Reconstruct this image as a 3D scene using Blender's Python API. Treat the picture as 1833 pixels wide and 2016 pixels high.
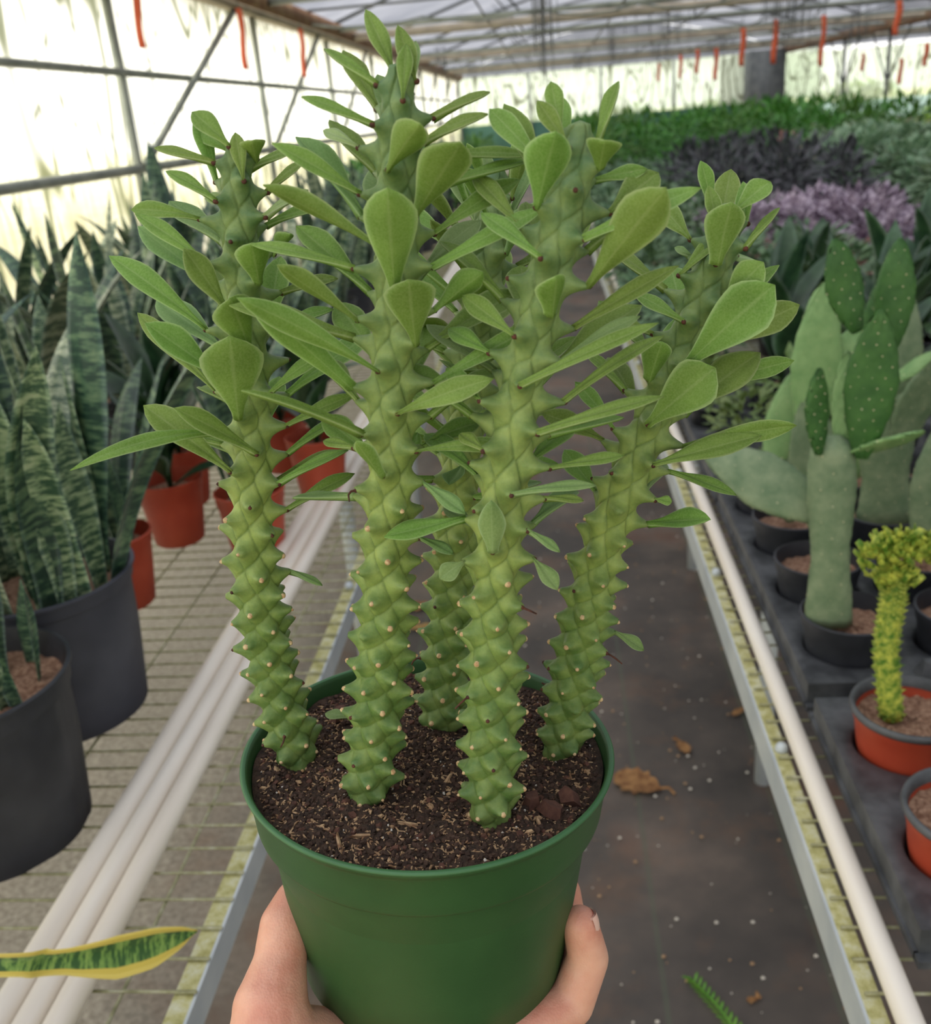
import bpy, math, random
import numpy as np
from mathutils import Vector, Matrix

for o in list(bpy.data.objects): bpy.data.objects.remove(o)
SC = bpy.context.scene
COL = SC.collection
random.seed(7); RNG = np.random.default_rng(7)
PI = math.pi

# ------------------------------------------------------------------ camera
IW, IH, F = 1833, 2016, 1900.0
def _basis(vp, roll):
    Y = Vector(((vp[0]-IW/2)/F, -(vp[1]-IH/2)/F, -1.0)).normalized()
    r = math.radians(roll); u = Vector((-math.sin(r), math.cos(r), 0))
    Z = (u - Y*u.dot(Y)).normalized(); X = Y.cross(Z)
    return Matrix((X, Y, Z))
RM = _basis((1070, 215), 2.5)
CP = Vector((0, 0, 1.5))
cam = bpy.data.cameras.new('camera'); camo = bpy.data.objects.new('camera', cam); COL.objects.link(camo)
camo.matrix_world = Matrix.Translation(CP) @ RM.to_4x4()
cam.sensor_fit = 'HORIZONTAL'; cam.sensor_width = 36.0; cam.lens = 36.0*F/IW
cam.clip_start = 0.01; cam.clip_end = 400
cam.dof.use_dof = True; cam.dof.focus_distance = 0.39; cam.dof.aperture_fstop = 17.0
SC.camera = camo
def ray(px, py): return RM @ Vector(((px-IW/2)/F, -(py-IH/2)/F, -1.0))
def onz(px, py, z): d = ray(px, py); return CP + d*((z-CP.z)/d.z)
def ony(px, py, y): d = ray(px, py); return CP + d*((y-CP.y)/d.y)
def dep(px, py, t): return CP + ray(px, py)*t
def project(P):
    c = RM.transposed() @ (Vector(P)-CP); return IW/2+F*c.x/-c.z, IH/2-F*c.y/-c.z, -c.z

# ------------------------------------------------------------------ light
w = bpy.data.worlds.new('overcast_sky'); SC.world = w; w.use_nodes = True
nt = w.node_tree; nt.nodes.clear()
bg = nt.nodes.new('ShaderNodeBackground'); ow = nt.nodes.new('ShaderNodeOutputWorld')
bg.inputs[0].default_value = (1.0, 0.985, 0.95, 1); bg.inputs[1].default_value = 1.9
nt.links.new(bg.outputs[0], ow.inputs[0])
sun = bpy.data.lights.new('sun', 'SUN'); sun.energy = 8.5; sun.angle = math.radians(80); sun.color = (1, .97, .9)
suno = bpy.data.objects.new('sun', sun); COL.objects.link(suno)
suno.rotation_euler = Vector((0.42, 0.30, -1)).to_track_quat('-Z', 'Y').to_euler()
vs = SC.view_settings; vs.view_transform = 'Standard'; vs.look = 'None'; vs.exposure = 0.0; vs.gamma = 1.0; vs.use_curve_mapping = False
SC.cycles.use_denoising = True
SC.cycles.max_bounces = 8; SC.cycles.transparent_max_bounces = 12; SC.cycles.diffuse_bounces = 4

# ------------------------------------------------------------------ materials
def lin(c):
    return tuple(((x/255)/12.92 if x/255 <= .04045 else ((x/255+.055)/1.055)**2.4) for x in c)+(1,)
class NT:
    def __init__(s, m): s.t = m.node_tree
    def n(s, typ, **k):
        nd = s.t.nodes.new(typ)
        for a, v in k.items(): setattr(nd, a, v)
        return nd
    def l(s, a, b): s.t.links.new(a, b)
    def math(s, op, a, b=None, clamp=False):
        nd = s.n('ShaderNodeMath', operation=op); nd.use_clamp = clamp
        for i, v in enumerate((a, b)):
            if v is None: continue
            if isinstance(v, (int, float)): nd.inputs[i].default_value = v
            else: s.l(v, nd.inputs[i])
        return nd.outputs[0]
    def noise(s, scale, vec=None, detail=3, rough=.55):
        nd = s.n('ShaderNodeTexNoise'); nd.inputs['Scale'].default_value = scale; nd.inputs['Detail'].default_value = detail; nd.inputs['Roughness'].default_value = rough
        if vec: s.l(vec, nd.inputs['Vector'])
        return nd.outputs['Fac']
    def coord(s, kind='Object', scale=None):
        c = s.n('ShaderNodeTexCoord').outputs[kind]
        if scale:
            mp = s.n('ShaderNodeMapping'); mp.inputs['Scale'].default_value = scale; s.l(c, mp.inputs[0]); c = mp.outputs[0]
        return c
    def ramp(s, fac, stops, interp='LINEAR'):
        nd = s.n('ShaderNodeValToRGB'); cr = nd.color_ramp; cr.interpolation = interp
        while len(cr.elements) < len(stops): cr.elements.new(.5)
        for e, (p, c) in zip(cr.elements, stops): e.position = p; e.color = c
        s.l(fac, nd.inputs[0]); return nd.outputs[0]
    def mix(s, fac, a, b, typ='MIX'):
        nd = s.n('ShaderNodeMix', data_type='RGBA', blend_type=typ)
        for i, v in ((0, fac), (6, a), (7, b)):
            if isinstance(v, (int, float)): nd.inputs[i].default_value = v
            elif isinstance(v, tuple): nd.inputs[i].default_value = v
            else: s.l(v, nd.inputs[i])
        return nd.outputs[2]
    def attr(s, name): return s.n('ShaderNodeAttribute', attribute_name=name).outputs['Fac']
def newmat(name):
    m = bpy.data.materials.new(name); m.use_nodes = True; t = NT(m)
    return m, t, t.t.nodes['Principled BSDF'], t.t.nodes['Material Output']
def bumped(t, b, h, strength, dist):
    bp = t.n('ShaderNodeBump'); bp.inputs['Strength'].default_value = strength; bp.inputs['Distance'].default_value = dist
    t.l(h, bp.inputs['Height']); t.l(bp.outputs[0], b.inputs['Normal'])
def translucent(t, b, out, col, fac):
    tr = t.n('ShaderNodeBsdfTranslucent'); mx = t.n('ShaderNodeMixShader'); mx.inputs[0].default_value = fac
    if isinstance(col, tuple): tr.inputs[0].default_value = col
    else: t.l(col, tr.inputs[0])
    t.l(b.outputs[0], mx.inputs[1]); t.l(tr.outputs[0], mx.inputs[2]); t.l(mx.outputs[0], out.inputs[0])
def basic(name, c1, c2=None, scale=20, rough=.6, bump=0, bscale=None, bdist=.001, metal=0, trans=0, spec=.5, stops=(.35, .65), coord='Object', cscale=None, var=0):
    m, t, b, out = newmat(name)
    b.inputs['Roughness'].default_value = rough; b.inputs['Metallic'].default_value = metal
    b.inputs['Specular IOR Level'].default_value = spec
    co = t.coord(coord, cscale); c2 = c2 or c1
    col = t.ramp(t.noise(scale, co), [(stops[0], lin(c1)), (stops[1], lin(c2))])
    if var:
        r = t.n('ShaderNodeObjectInfo').outputs['Random']
        hs = t.n('ShaderNodeHueSaturation'); t.l(col, hs.inputs['Color'])
        t.l(t.math('ADD', t.math('MULTIPLY', r, var), 1-var/2), hs.inputs['Value'])
        t.l(t.math('ADD', t.math('MULTIPLY', r, .03), .485), hs.inputs['Hue']); col = hs.outputs[0]
    t.l(col, b.inputs['Base Color'])
    if bump: bumped(t, b, t.noise(bscale or scale*2, co), bump, bdist)
    if trans: translucent(t, b, out, col, trans)
    return m
M = {}
# hero leaf: pale margin, fine grain, light passes through
def leafmat(name, c1, c2, edge, under=None, trans=.3, rough=.55):
    m, t, b, out = newmat(name)
    co = t.coord(); u = t.attr('u'); r = t.n('ShaderNodeObjectInfo').outputs['Random']
    n1 = t.noise(55, co, 3)
    base = t.ramp(n1, [(.3, lin(c1)), (.7, lin(c2))])
    fine = t.noise(1400, co, 2)
    base = t.mix(.16, base, t.ramp(fine, [(.35, lin(c1)), (.65, lin(edge))]))
    e = t.ramp(u, [(.84, (0, 0, 0, 1)), (.97, (1, 1, 1, 1))])
    base = t.mix(t.math('MULTIPLY', e, .6), base, lin(edge))
    rib = t.ramp(u, [(.03, (1, 1, 1, 1)), (.10, (0, 0, 0, 1))])
    base = t.mix(t.math('MULTIPLY', rib, .22), base, lin(edge))
    hs = t.n('ShaderNodeHueSaturation'); t.l(base, hs.inputs['Color'])
    t.l(t.math('ADD', t.math('MULTIPLY', r, .22), .9), hs.inputs['Value'])
    t.l(t.math('ADD', t.math('MULTIPLY', r, .03), .482), hs.inputs['Hue'])
    base = hs.outputs[0]
    t.l(base, b.inputs['Base Color']); b.inputs['Roughness'].default_value = rough
    b.inputs['Specular IOR Level'].default_value = .35
    bumped(t, b, fine, .25, .0004)
    translucent(t, b, out, base, trans)
    return m
M['leaf'] = leafmat('spurge_leaf', (116, 152, 62), (146, 182, 86), (198, 216, 150), trans=.36)
M['leaf_dull'] = leafmat('spurge_leaf_dull', (112, 148, 80), (138, 168, 100), (176, 200, 140), trans=.2)
M['leaf_young'] = leafmat('spurge_leaf_young', (150, 182, 112), (176, 200, 140), (205, 220, 175), trans=.3)
def stemmat():
    m, t, b, out = newmat('spurge_stem')
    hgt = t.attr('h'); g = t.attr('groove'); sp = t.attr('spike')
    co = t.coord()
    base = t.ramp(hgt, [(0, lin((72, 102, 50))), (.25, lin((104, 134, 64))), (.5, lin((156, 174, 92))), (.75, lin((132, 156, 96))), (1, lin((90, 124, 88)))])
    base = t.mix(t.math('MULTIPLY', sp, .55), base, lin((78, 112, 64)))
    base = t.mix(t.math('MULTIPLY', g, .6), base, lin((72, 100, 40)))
    n = t.noise(160, co, 4); base = t.mix(.35, base, t.ramp(n, [(.35, lin((80, 108, 52))), (.68, lin((170, 184, 104)))]))
    t.l(base, b.inputs['Base Color']); b.inputs['Roughness'].default_value = .5; b.inputs['Specular IOR Level'].default_value = .4
    b.inputs['Subsurface Weight'].default_value = .12; b.inputs['Subsurface Scale'].default_value = .004
    bumped(t, b, t.noise(900, co, 3), .35, .0005)
    return m
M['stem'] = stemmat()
M['scar'] = basic('leaf_scar', (214, 190, 146), (182, 140, 98), 800, .8)
M['bract'] = basic('dry_tip', (96, 52, 36), (60, 34, 26), 600, .8)
M['drystraw'] = basic('dry_straw', (190, 160, 96), (140, 100, 60), 300, .8)
M['green_pot'] = basic('green_pot_plastic', (44, 80, 40), (50, 87, 45), 30, .48, bump=.15, bscale=900, bdist=.0003, spec=.35)
M['green_rim'] = basic('green_pot_plastic_lit_rim', (56, 102, 60), (66, 112, 70), 30, .45)  # paler than the pot: light through the thin lip put into the colour
M['soil'] = basic('potting_soil', (44, 32, 24), (78, 58, 44), 260, .95, bump=1, bscale=500, bdist=.003)
M['chip_dark'] = basic('bark_dark', (46, 32, 24), (78, 56, 44), 300, .9, bump=.4, bscale=500)
M['chip_red'] = basic('bark_red', (78, 48, 38), (100, 66, 52), 300, .9)
M['chip_tan'] = basic('fibre_tan', (196, 164, 126), (138, 102, 72), 300, .85)
M['perlite'] = basic('perlite', (228, 222, 210), (200, 192, 178), 300, .9)
def skinmat():
    m, t, b, out = newmat('skin'); co = t.coord()
    c = t.ramp(t.noise(60, co, 5), [(.3, lin((208, 132, 108))), (.7, lin((236, 182, 156)))])
    v = t.n('ShaderNodeTexVoronoi'); v.inputs['Scale'].default_value = 900; t.l(co, v.inputs['Vector'])
    c = t.mix(.3, c, t.ramp(t.noise(14, co, 2), [(.4, lin((208, 128, 110))), (.62, lin((236, 192, 164)))]))
    t.l(c, b.inputs['Base Color']); b.inputs['Roughness'].default_value = .45
    b.inputs['Subsurface Weight'].default_value = .25; b.inputs['Subsurface Scale'].default_value = .006; b.inputs['Subsurface Radius'].default_value = (1, .35, .2)
    bumped(t, b, v.outputs['Distance'], .25, .0006)
    return m
M['skin'] = skinmat()
M['nail'] = basic('fingernail', (240, 200, 182), (232, 186, 168), 60, .3)
M['black_pot'] = basic('black_pot_plastic', (40, 42, 48), (58, 60, 66), 12, .45, bump=.2, bscale=120)
M['grey_pot'] = basic('worn_black_pot', (58, 60, 70), (76, 78, 88), 9, .55)
M['tray'] = basic('black_tray_plastic', (60, 62, 64), (92, 94, 96), 30, .45, bump=.25, bscale=90)
M['red_pot'] = basic('terracotta_plastic', (176, 66, 42), (190, 82, 54), 14, .5)
M['cocosoil'] = basic('bright_soil', (118, 82, 62), (176, 140, 114), 190, .95, bump=1, bscale=300, bdist=.004)
M['pvc'] = basic('pvc_pipe', (232, 222, 206), (246, 239, 226), 3, .35, cscale=(8, .8, 8))
M['galv'] = basic('galvanised_white', (186, 194, 198), (206, 212, 212), 12, .5, metal=.15)
def mossy(name, a, b_, c):
    m, t, b, out = newmat(name); co = t.coord()
    col = t.ramp(t.noise(55, co, 5, .7), [(.3, lin(a)), (.5, lin(b_)), (.66, lin(c))])
    t.l(col, b.inputs['Base Color']); b.inputs['Roughness'].default_value = .8
    bumped(t, b, t.noise(160, co, 4), .6, .002); return m
M['moss'] = mossy('mossy_rail', (146, 140, 72), (188, 184, 130), (206, 206, 178))
M['wire'] = mossy('mossy_wire', (120, 120, 84), (160, 158, 122), (184, 182, 158))
M['frame'] = basic('frame_tube', (128, 134, 126), (158, 162, 152), 6, .5, metal=.3)
M['beam'] = basic('pale_beam', (176, 164, 146), (150, 140, 126), 4, .7)
M['dark_frame'] = basic('dark_steel', (86, 90, 90), (110, 112, 110), 6, .6, metal=.3)
M['orange'] = basic('orange_tape', (206, 84, 48), (222, 104, 66), 5, .6)
M['rust'] = basic('rusty_steel', (120, 84, 60), (150, 120, 90), 6, .8)
M['greentarp'] = basic('green_tarp', (48, 86, 72), (70, 112, 96), .9, .8)
M['greytarp'] = basic('grey_tarp', (120, 140, 134), (96, 120, 110), .9, .8)
M['grass'] = basic('lawn', (168, 168, 120), (190, 186, 150), .6, 1)
M['tree'] = basic('tree_green', (86, 120, 50), (150, 170, 70), .8, 1, trans=.2)
M['deadleaf'] = basic('dead_leaf', (176, 132, 84), (124, 84, 52), 60, .9, bump=.5, bdist=.002)
def film(name, tint, opac, stain):
    """weathered greenhouse film: mostly clear, partly diffusing, with wandering drip lines and an algae stain near the ground"""
    m, t, b, out = newmat(name)
    co = t.coord('Object', (1, 1, .22)); g = t.n('ShaderNodeNewGeometry').outputs['Position']
    n = t.noise(2.6, co, 1.0, .3); line = t.math('ABSOLUTE', t.math('SUBTRACT', n, .5))
    l1 = t.ramp(line, [(.006, (1, 1, 1, 1)), (.026, (0, 0, 0, 1))])
    co2 = t.coord('Object', (1, 1, .16)); n2 = t.noise(7, co2, 1.5, .4); l2 = t.ramp(t.math('ABSOLUTE', t.math('SUBTRACT', n2, .47)), [(.004, (.9, .9, .9, 1)), (.022, (0, 0, 0, 1))])
    lines = t.math('MAXIMUM', l1, l2)
    sep = t.n('ShaderNodeSeparateXYZ'); t.l(g, sep.inputs[0])
    low = t.n('ShaderNodeMapRange'); low.inputs['From Min'].default_value = 1.50; low.inputs['From Max'].default_value = 1.15; t.l(sep.outputs[2], low.inputs['Value'])
    high = t.n('ShaderNodeMapRange'); high.inputs['From Min'].default_value = 2.0; high.inputs['From Max'].default_value = 2.45; t.l(sep.outputs[2], high.inputs['Value'])
    blot = t.noise(2.2, t.coord('Object', (1, 1, .5)), 6, .7)
    st = t.math('MULTIPLY', t.math('MULTIPLY', t.math('MAXIMUM', low.outputs[0], t.math('MULTIPLY', high.outputs[0], .9)), t.ramp(blot, [(.3, (0.2, 0.2, 0.2, 1)), (.6, (1, 1, 1, 1))])), stain)
    col = t.mix(st, lin(tint), lin((158, 152, 124)))
    col = t.mix(t.math('MULTIPLY', lines, .95), col, lin((112, 116, 92)))
    tr = t.n('ShaderNodeBsdfTransparent'); t.l(col, tr.inputs[0])
    df = t.n('ShaderNodeBsdfTranslucent'); t.l(col, df.inputs[0])
    mx = t.n('ShaderNodeMixShader'); mx.inputs[0].default_value = opac
    t.l(tr.outputs[0], mx.inputs[1]); t.l(df.outputs[0], mx.inputs[2]); t.l(mx.outputs[0], out.inputs[0])
    return m
M['film'] = film('wall_film', (250, 250, 244), .5, .8)
M['film_far'] = film('far_film', (226, 236, 218), .5, .1)
def roofmat():
    m, t, b, out = newmat('roof_shade_cloth'); co = t.coord('Object')
    c = t.ramp(t.noise(.7, co, 4), [(.35, lin((112, 115, 124))), (.65, lin((136, 138, 146)))])
    tr = t.n('ShaderNodeBsdfTransparent'); t.l(c, tr.inputs[0])
    df = t.n('ShaderNodeBsdfTranslucent'); t.l(c, df.inputs[0])
    mx = t.n('ShaderNodeMixShader'); mx.inputs[0].default_value = .3
    t.l(tr.outputs[0], mx.inputs[1]); t.l(df.outputs[0], mx.inputs[2]); t.l(mx.outputs[0], out.inputs[0])
    return m
M['roof'] = roofmat()
def floormat():
    m, t, b, out = newmat('weed_cloth_floor'); co = t.coord('Object')
    sep = t.n('ShaderNodeSeparateXYZ'); t.l(co, sep.inputs[0])
    base = t.ramp(t.noise(1.7, co, 5, .62), [(.3, lin((54, 52, 52))), (.5, lin((92, 84, 78))), (.7, lin((132, 116, 104)))])
    dirt = t.ramp(t.noise(5, co, 5, .6), [(.52, (0, 0, 0, 1)), (.72, (1, 1, 1, 1))])
    base = t.mix(t.math('MULTIPLY', dirt, .5), base, lin((128, 96, 74)))
    rust = t.ramp(t.noise(2.1, t.coord('Object', (1.3, .8, 1)), 3), [(.58, (0, 0, 0, 1)), (.68, (1, 1, 1, 1))])
    base = t.mix(t.math('MULTIPLY', rust, .45), base, lin((120, 78, 58)))
    # woven green marker line every 30 cm, and a fine weave
    fr = t.math('ABSOLUTE', t.math('SUBTRACT', t.math('FRACT', t.math('MULTIPLY', sep.outputs[0], 1/.30)), .5))
    ln = t.math('LESS_THAN', fr, .018)
    base = t.mix(t.math('MULTIPLY', ln, .35), base, lin((92, 104, 84)))
    gr_ = t.n('ShaderNodeMapRange'); gr_.inputs['From Min'].default_value = -.62; gr_.inputs['From Max'].default_value = -.95; t.l(t.math('ADD', sep.outputs[0], t.math('MULTIPLY', t.math('SUBTRACT', t.noise(5, co, 5, .7), .5), .5)), gr_.inputs['Value']); gv = gr_.outputs[0]
    base = t.mix(t.math('MULTIPLY', gv, .85), base, t.ramp(t.noise(70, co, 5, .7), [(.35, lin((120, 112, 102))), (.65, lin((178, 170, 156)))]))
    t.l(base, b.inputs['Base Color']); b.inputs['Roughness'].default_value = .62
    wv = t.n('ShaderNodeTexWave'); wv.inputs['Scale'].default_value = 160; wv.bands_direction = 'Y'; t.l(co, wv.inputs['Vector'])
    bumped(t, b, t.math('ADD', wv.outputs['Fac'], t.noise(60, co, 4)), .3, .002)
    return m
M['floor'] = floormat()
def snakemat(name, margin=None, c1=(44, 74, 50), c2=(112, 138, 96), c3=(150, 164, 124), lo=.47, hi=.53):
    m, t, b, out = newmat(name); tt = t.attr('t'); u = t.attr('u'); co = t.coord()
    r = t.n('ShaderNodeObjectInfo').outputs['Random']
    cx = t.n('ShaderNodeCombineXYZ'); t.l(t.math('MULTIPLY', t.attr('su'), .38), cx.inputs[0]); t.l(t.math('MULTIPLY', tt, 24.0), cx.inputs[1]); t.l(t.math('MULTIPLY', r, 40), cx.inputs[2])
    n = t.noise(1.6, cx.outputs[0], 3.5, .75)
    col = t.ramp(n, [(lo-.1, lin(c1)), (lo, lin(c1)), (hi, lin(c2)), (hi+.12, lin(c3))])
    hs = t.n('ShaderNodeHueSaturation'); t.l(col, hs.inputs['Color']); t.l(t.math('ADD', t.math('MULTIPLY', r, .5), .72), hs.inputs['Value']); col = hs.outputs[0]
    if margin:
        wob = t.math('ADD', u, t.math('MULTIPLY', t.math('SUBTRACT', t.noise(40, co), .5), .12))
        col = t.mix(t.ramp(wob, [(.56, (0, 0, 0, 1)), (.60, (1, 1, 1, 1))]), col, lin(margin))
    t.l(col, b.inputs['Base Color']); b.inputs['Roughness'].default_value = .38
    return m
M['snake'] = snakemat('snake_leaf', c1=(58, 86, 64), c2=(128, 152, 112), c3=(162, 176, 138))
M['snake_dark'] = snakemat('snake_leaf_dark', c1=(44, 70, 56), c2=(78, 108, 80), c3=(118, 142, 104))
M['snake_pale'] = snakemat('snake_leaf_pale', c1=(84, 106, 82), c2=(160, 172, 138), c3=(190, 196, 166))
M['snake_yellow'] = snakemat('snake_leaf_yellow', (212, 192, 92), (52, 88, 48), (104, 140, 70), (140, 168, 90))
def cactusmat(name, c1, c2, dot, scale):
    m, t, b, out = newmat(name); co = t.coord()
    col = t.ramp(t.noise(38, co, 5, .65), [(.32, lin(c1)), (.68, lin(c2))])
    t.l(col, b.inputs['Base Color']); b.inputs['Roughness'].default_value = .55
    bumped(t, b, t.noise(120, co, 3), .35, .002); return m
M['pad_dark'] = cactusmat('cactus_pad_dark', (44, 88, 36), (66, 110, 48), 1, 1)
M['pad_pale'] = cactusmat('cactus_pad_pale', (112, 152, 92), (142, 176, 116), 1, 1)
M['pad_grey'] = cactusmat('cactus_pad_grey', (92, 118, 84), (134, 150, 116), 1, 1)
M['areole'] = basic('areole', (214, 208, 176), (190, 180, 140), 100, .9)
M['crest'] = basic('crest_yellow_green', (84, 130, 36), (206, 210, 90), 110, .5, trans=.15)
def foli(name, a, b_, s=25, tr=.2, rough=.45, **k): return basic(name, a, b_, s, rough, trans=tr, var=.35, **k)
M['f_green'] = foli('foliage_bright_green', (52, 104, 34), (96, 150, 54))
M['f_dark'] = foli('foliage_dark', (44, 58, 48), (92, 88, 98))
M['f_mid'] = foli('foliage_mid_green', (62, 96, 62), (122, 150, 108))
M['f_gloss'] = foli('foliage_glossy', (84, 122, 84), (156, 180, 144), rough=.3)
M['f_purple'] = foli('foliage_purple', (104, 78, 104), (204, 188, 200), 60)
M['f_pink'] = foli('foliage_pink', (176, 126, 124), (206, 160, 152))
M['f_lime'] = foli('foliage_lime', (140, 182, 20), (190, 222, 60))
M['f_olive'] = foli('foliage_olive', (92, 120, 60), (130, 150, 90))
M['f_deep'] = foli('foliage_deep', (30, 60, 36), (60, 92, 58), tr=.05, rough=.3)
M['f_tip'] = foli('foliage_sprig', (86, 140, 40), (120, 170, 60))

# ------------------------------------------------------------------ object helpers
def link(name, me, mat=None, parent=None):
    o = bpy.data.objects.new(name, me); COL.objects.link(o)
    if mat is not None and me is not None:
        for m_ in (mat if isinstance(mat, (list, tuple)) else [mat]): me.materials.append(m_)
    if parent: o.parent = parent
    return o
def tag(o, label=None, cat=None, group=None, kind=None):
    if label: o['label'] = label
    if cat: o['category'] = cat
    if group: o['group'] = group
    if kind: o['kind'] = kind
    return o
def empty(name, loc=(0, 0, 0), label=None, cat=None, group=None, kind=None, rz=0, s=1):
    o = bpy.data.objects.new(name, None); COL.objects.link(o); o.location = loc; o.rotation_euler = (0, 0, rz); o.scale = (s, s, s)
    o.empty_display_size = .05
    return tag(o, label, cat, group, kind)
def copy_tree(o, parent=None, kids=None):
    c = o.copy(); COL.objects.link(c); c.parent = parent
    for ch in KIDS(o): copy_tree(ch, c)
    return c
def KIDS(o): return [x for x in bpy.data.objects if x.parent == o]
class MB:
    def __init__(s): s.v = []; s.f = []; s.m = []; s.a = {}; s.smooth = True
    def add(s, vs_, fs, mi=0, attrs=None):
        k = len(s.v); s.v.extend([tuple(p) for p in vs_]); s.f.extend([tuple(i+k for i in f) for f in fs]); s.m.extend([mi]*len(fs))
        for n_ in set(list(s.a)+list(attrs or {})):
            arr = s.a.setdefault(n_, [0.0]*k)
            arr.extend(list(attrs[n_]) if attrs and n_ in attrs else [0.0]*len(vs_))
        return s
    def box(s, lo, hi, mi=0):
        (a, b, c), (d, e, f) = lo, hi
        return s.add([(a, b, c), (d, b, c), (d, e, c), (a, e, c), (a, b, f), (d, b, f), (d, e, f), (a, e, f)],
                     [(3, 2, 1, 0), (4, 5, 6, 7), (0, 1, 5, 4), (1, 2, 6, 5), (2, 3, 7, 6), (3, 0, 4, 7)], mi)
    def tube(s, pts, rad, n=10, mi=0, cap=True):
        pts = [Vector(p) for p in pts]; N = len(pts)
        rad = rad if isinstance(rad, (list, tuple)) else [rad]*N
        T = [(pts[min(i+1, N-1)]-pts[max(i-1, 0)]).normalized() for i in range(N)]
        ref = Vector((0, 0, 1)) if abs(T[0].z) < .9 else Vector((1, 0, 0))
        a = T[0].cross(ref).normalized(); vs_ = []
        for i in range(N):
            a = (a - T[i]*a.dot(T[i])).normalized(); b = T[i].cross(a)
            for k in range(n):
                an = 2*PI*k/n; vs_.append(pts[i]+(a*math.cos(an)+b*math.sin(an))*rad[i])
        fs = [(i*n+k, i*n+(k+1) % n, (i+1)*n+(k+1) % n, (i+1)*n+k) for i in range(N-1) for k in range(n)]
        if cap: fs += [tuple(range(n-1, -1, -1)), tuple(range((N-1)*n, N*n))]
        return s.add(vs_, fs, mi)
    def lathe(s, prof, n=48, mi=0, c=(0, 0, 0), ax=None, closed=False):
        ax = ax or (Vector((1, 0, 0)), Vector((0, 1, 0)), Vector((0, 0, 1))); c = Vector(c); vs_ = []
        for r, z in prof:
            for k in range(n):
                a = 2*PI*k/n; vs_.append(c+ax[0]*(r*math.cos(a))+ax[1]*(r*math.sin(a))+ax[2]*z)
        P = len(prof)
        fs = [(i*n+k, i*n+(k+1) % n, (i+1)*n+(k+1) % n, (i+1)*n+k) for i in range(P-1) for k in range(n)]
        return s.add(vs_, fs, mi)
    def build(s, name, mat, parent=None, smooth=None):
        me = bpy.data.meshes.new(name); me.from_pydata(s.v, [], s.f)
        if any(s.m): me.polygons.foreach_set('material_index', s.m)
        sm = s.smooth if smooth is None else smooth
        me.polygons.foreach_set('use_smooth', [sm]*len(s.f))
        for n_, arr in s.a.items():
            at = me.attributes.new(n_, 'FLOAT', 'POINT'); at.data.foreach_set('value', arr)
        me.update()
        return link(name, me, mat, parent)
def sharp(o, deg=35):
    me = o.data; me.set_sharp_from_angle(angle=math.radians(deg)); return o
def strip(P, wd, W, th=.001, fold=0, nu=4, thick=None, chan=0):
    """closed leaf blade: P centre points, wd half widths, W width directions; returns verts, faces, attrs"""
    N = len(P); vs_ = []; at = {'t': [], 'u': [], 'su': []}
    cols = 2*nu+1
    for side in (1, -1):
        for i in range(N):
            T = (P[min(i+1, N-1)]-P[max(i-1, 0)]).normalized(); wv = (W[i]-T*W[i].dot(T)).normalized(); nv = wv.cross(T)
            if nv.z < -1e9: nv = -nv
            tk = (thick[i] if thick else th)
            for k in range(cols):
                u = (k-nu)/nu; au = abs(u)
                off = fold*wd[i]*(au**1.3) + side*tk*.5*math.sqrt(max(0, 1-au**2.5)) - (chan*tk*math.exp(-(u/.18)**2) if side > 0 else -chan*tk*.6*math.exp(-(u/.2)**2)*-1)
                vs_.append(P[i]+wv*(u*wd[i])+nv*off)
                at['t'].append(i/(N-1)); at['u'].append(au); at['su'].append(u)
    fs = []; H = N*cols
    for i in range(N-1):
        for k in range(cols-1):
            a = i*cols+k
            fs.append((a, a+1, a+cols+1, a+cols)); fs.append((H+a, H+a+cols, H+a+cols+1, H+a+1))
        a = i*cols; b = a+cols-1
        fs.append((a, a+cols, H+a+cols, H+a)); fs.append((b, H+b, H+b+cols, b+cols))
    for i in (0, N-1):
        for k in range(cols-1):
            a = i*cols+k; q = (a, H+a, H+a+1, a+1); fs.append(q if i == 0 else q[::-1])
    return vs_, fs, at
def spat(t, tip=1.0, base=.15, peak=.66):
    if t < peak:
        x = t/peak; x = x*x*(3-2*x); return base+(1-base)*x
    x = (t-peak)/(1-peak); return max(.02, (1-x**(1.75))**.78*(1-.10*x*tip)+.015)
def leaf_mesh(P0, P1, width, bend=.12, roll=0, fold=.22, th=.0016, peak=.66, n=13, base=.15, nu=3, tip=1.0, curl=0, face=0):
    P0, P1 = Vector(P0), Vector(P1); d = P1-P0; L = d.length
    up = Vector((0, 0, 1)); wv = up.cross(d)
    if wv.length < .15*L: wv = wv + Vector((.001, 0, 0)) if wv.length > 1e-5 else Vector((1, 0, 0))
    wv.normalize()
    if face:
        vd = (CP-(P0+P1)/2).normalized(); fw = vd.cross(d.normalized()); k = min(1, fw.length*1.3)*face
        if fw.dot(wv) < 0: fw = -fw
        wv = (wv*(1-k)+fw.normalized()*k).normalized()
    nv = wv.cross(d.normalized()).normalized()
    if nv.z < 0: nv = -nv
    mid = (P0+P1)/2 + nv*bend*L
    P, W, wd, tk = [], [], [], []
    for i in range(n):
        t = i/(n-1)
        p = P0*(1-t)**2+mid*(2*t*(1-t))+P1*t*t
        P.append(p); a = roll+curl*t
        T = ((mid-P0)*(1-t)+(P1-mid)*t).normalized()
        W.append(Matrix.Rotation(a, 3, T) @ -wv)
        wd.append(width/2*spat(t, tip, base, peak)); tk.append(th*(1.5-t*.9) if t < .99 else th*.25)
    return strip(P, wd, W, th, fold, nu, tk, .25)

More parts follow.
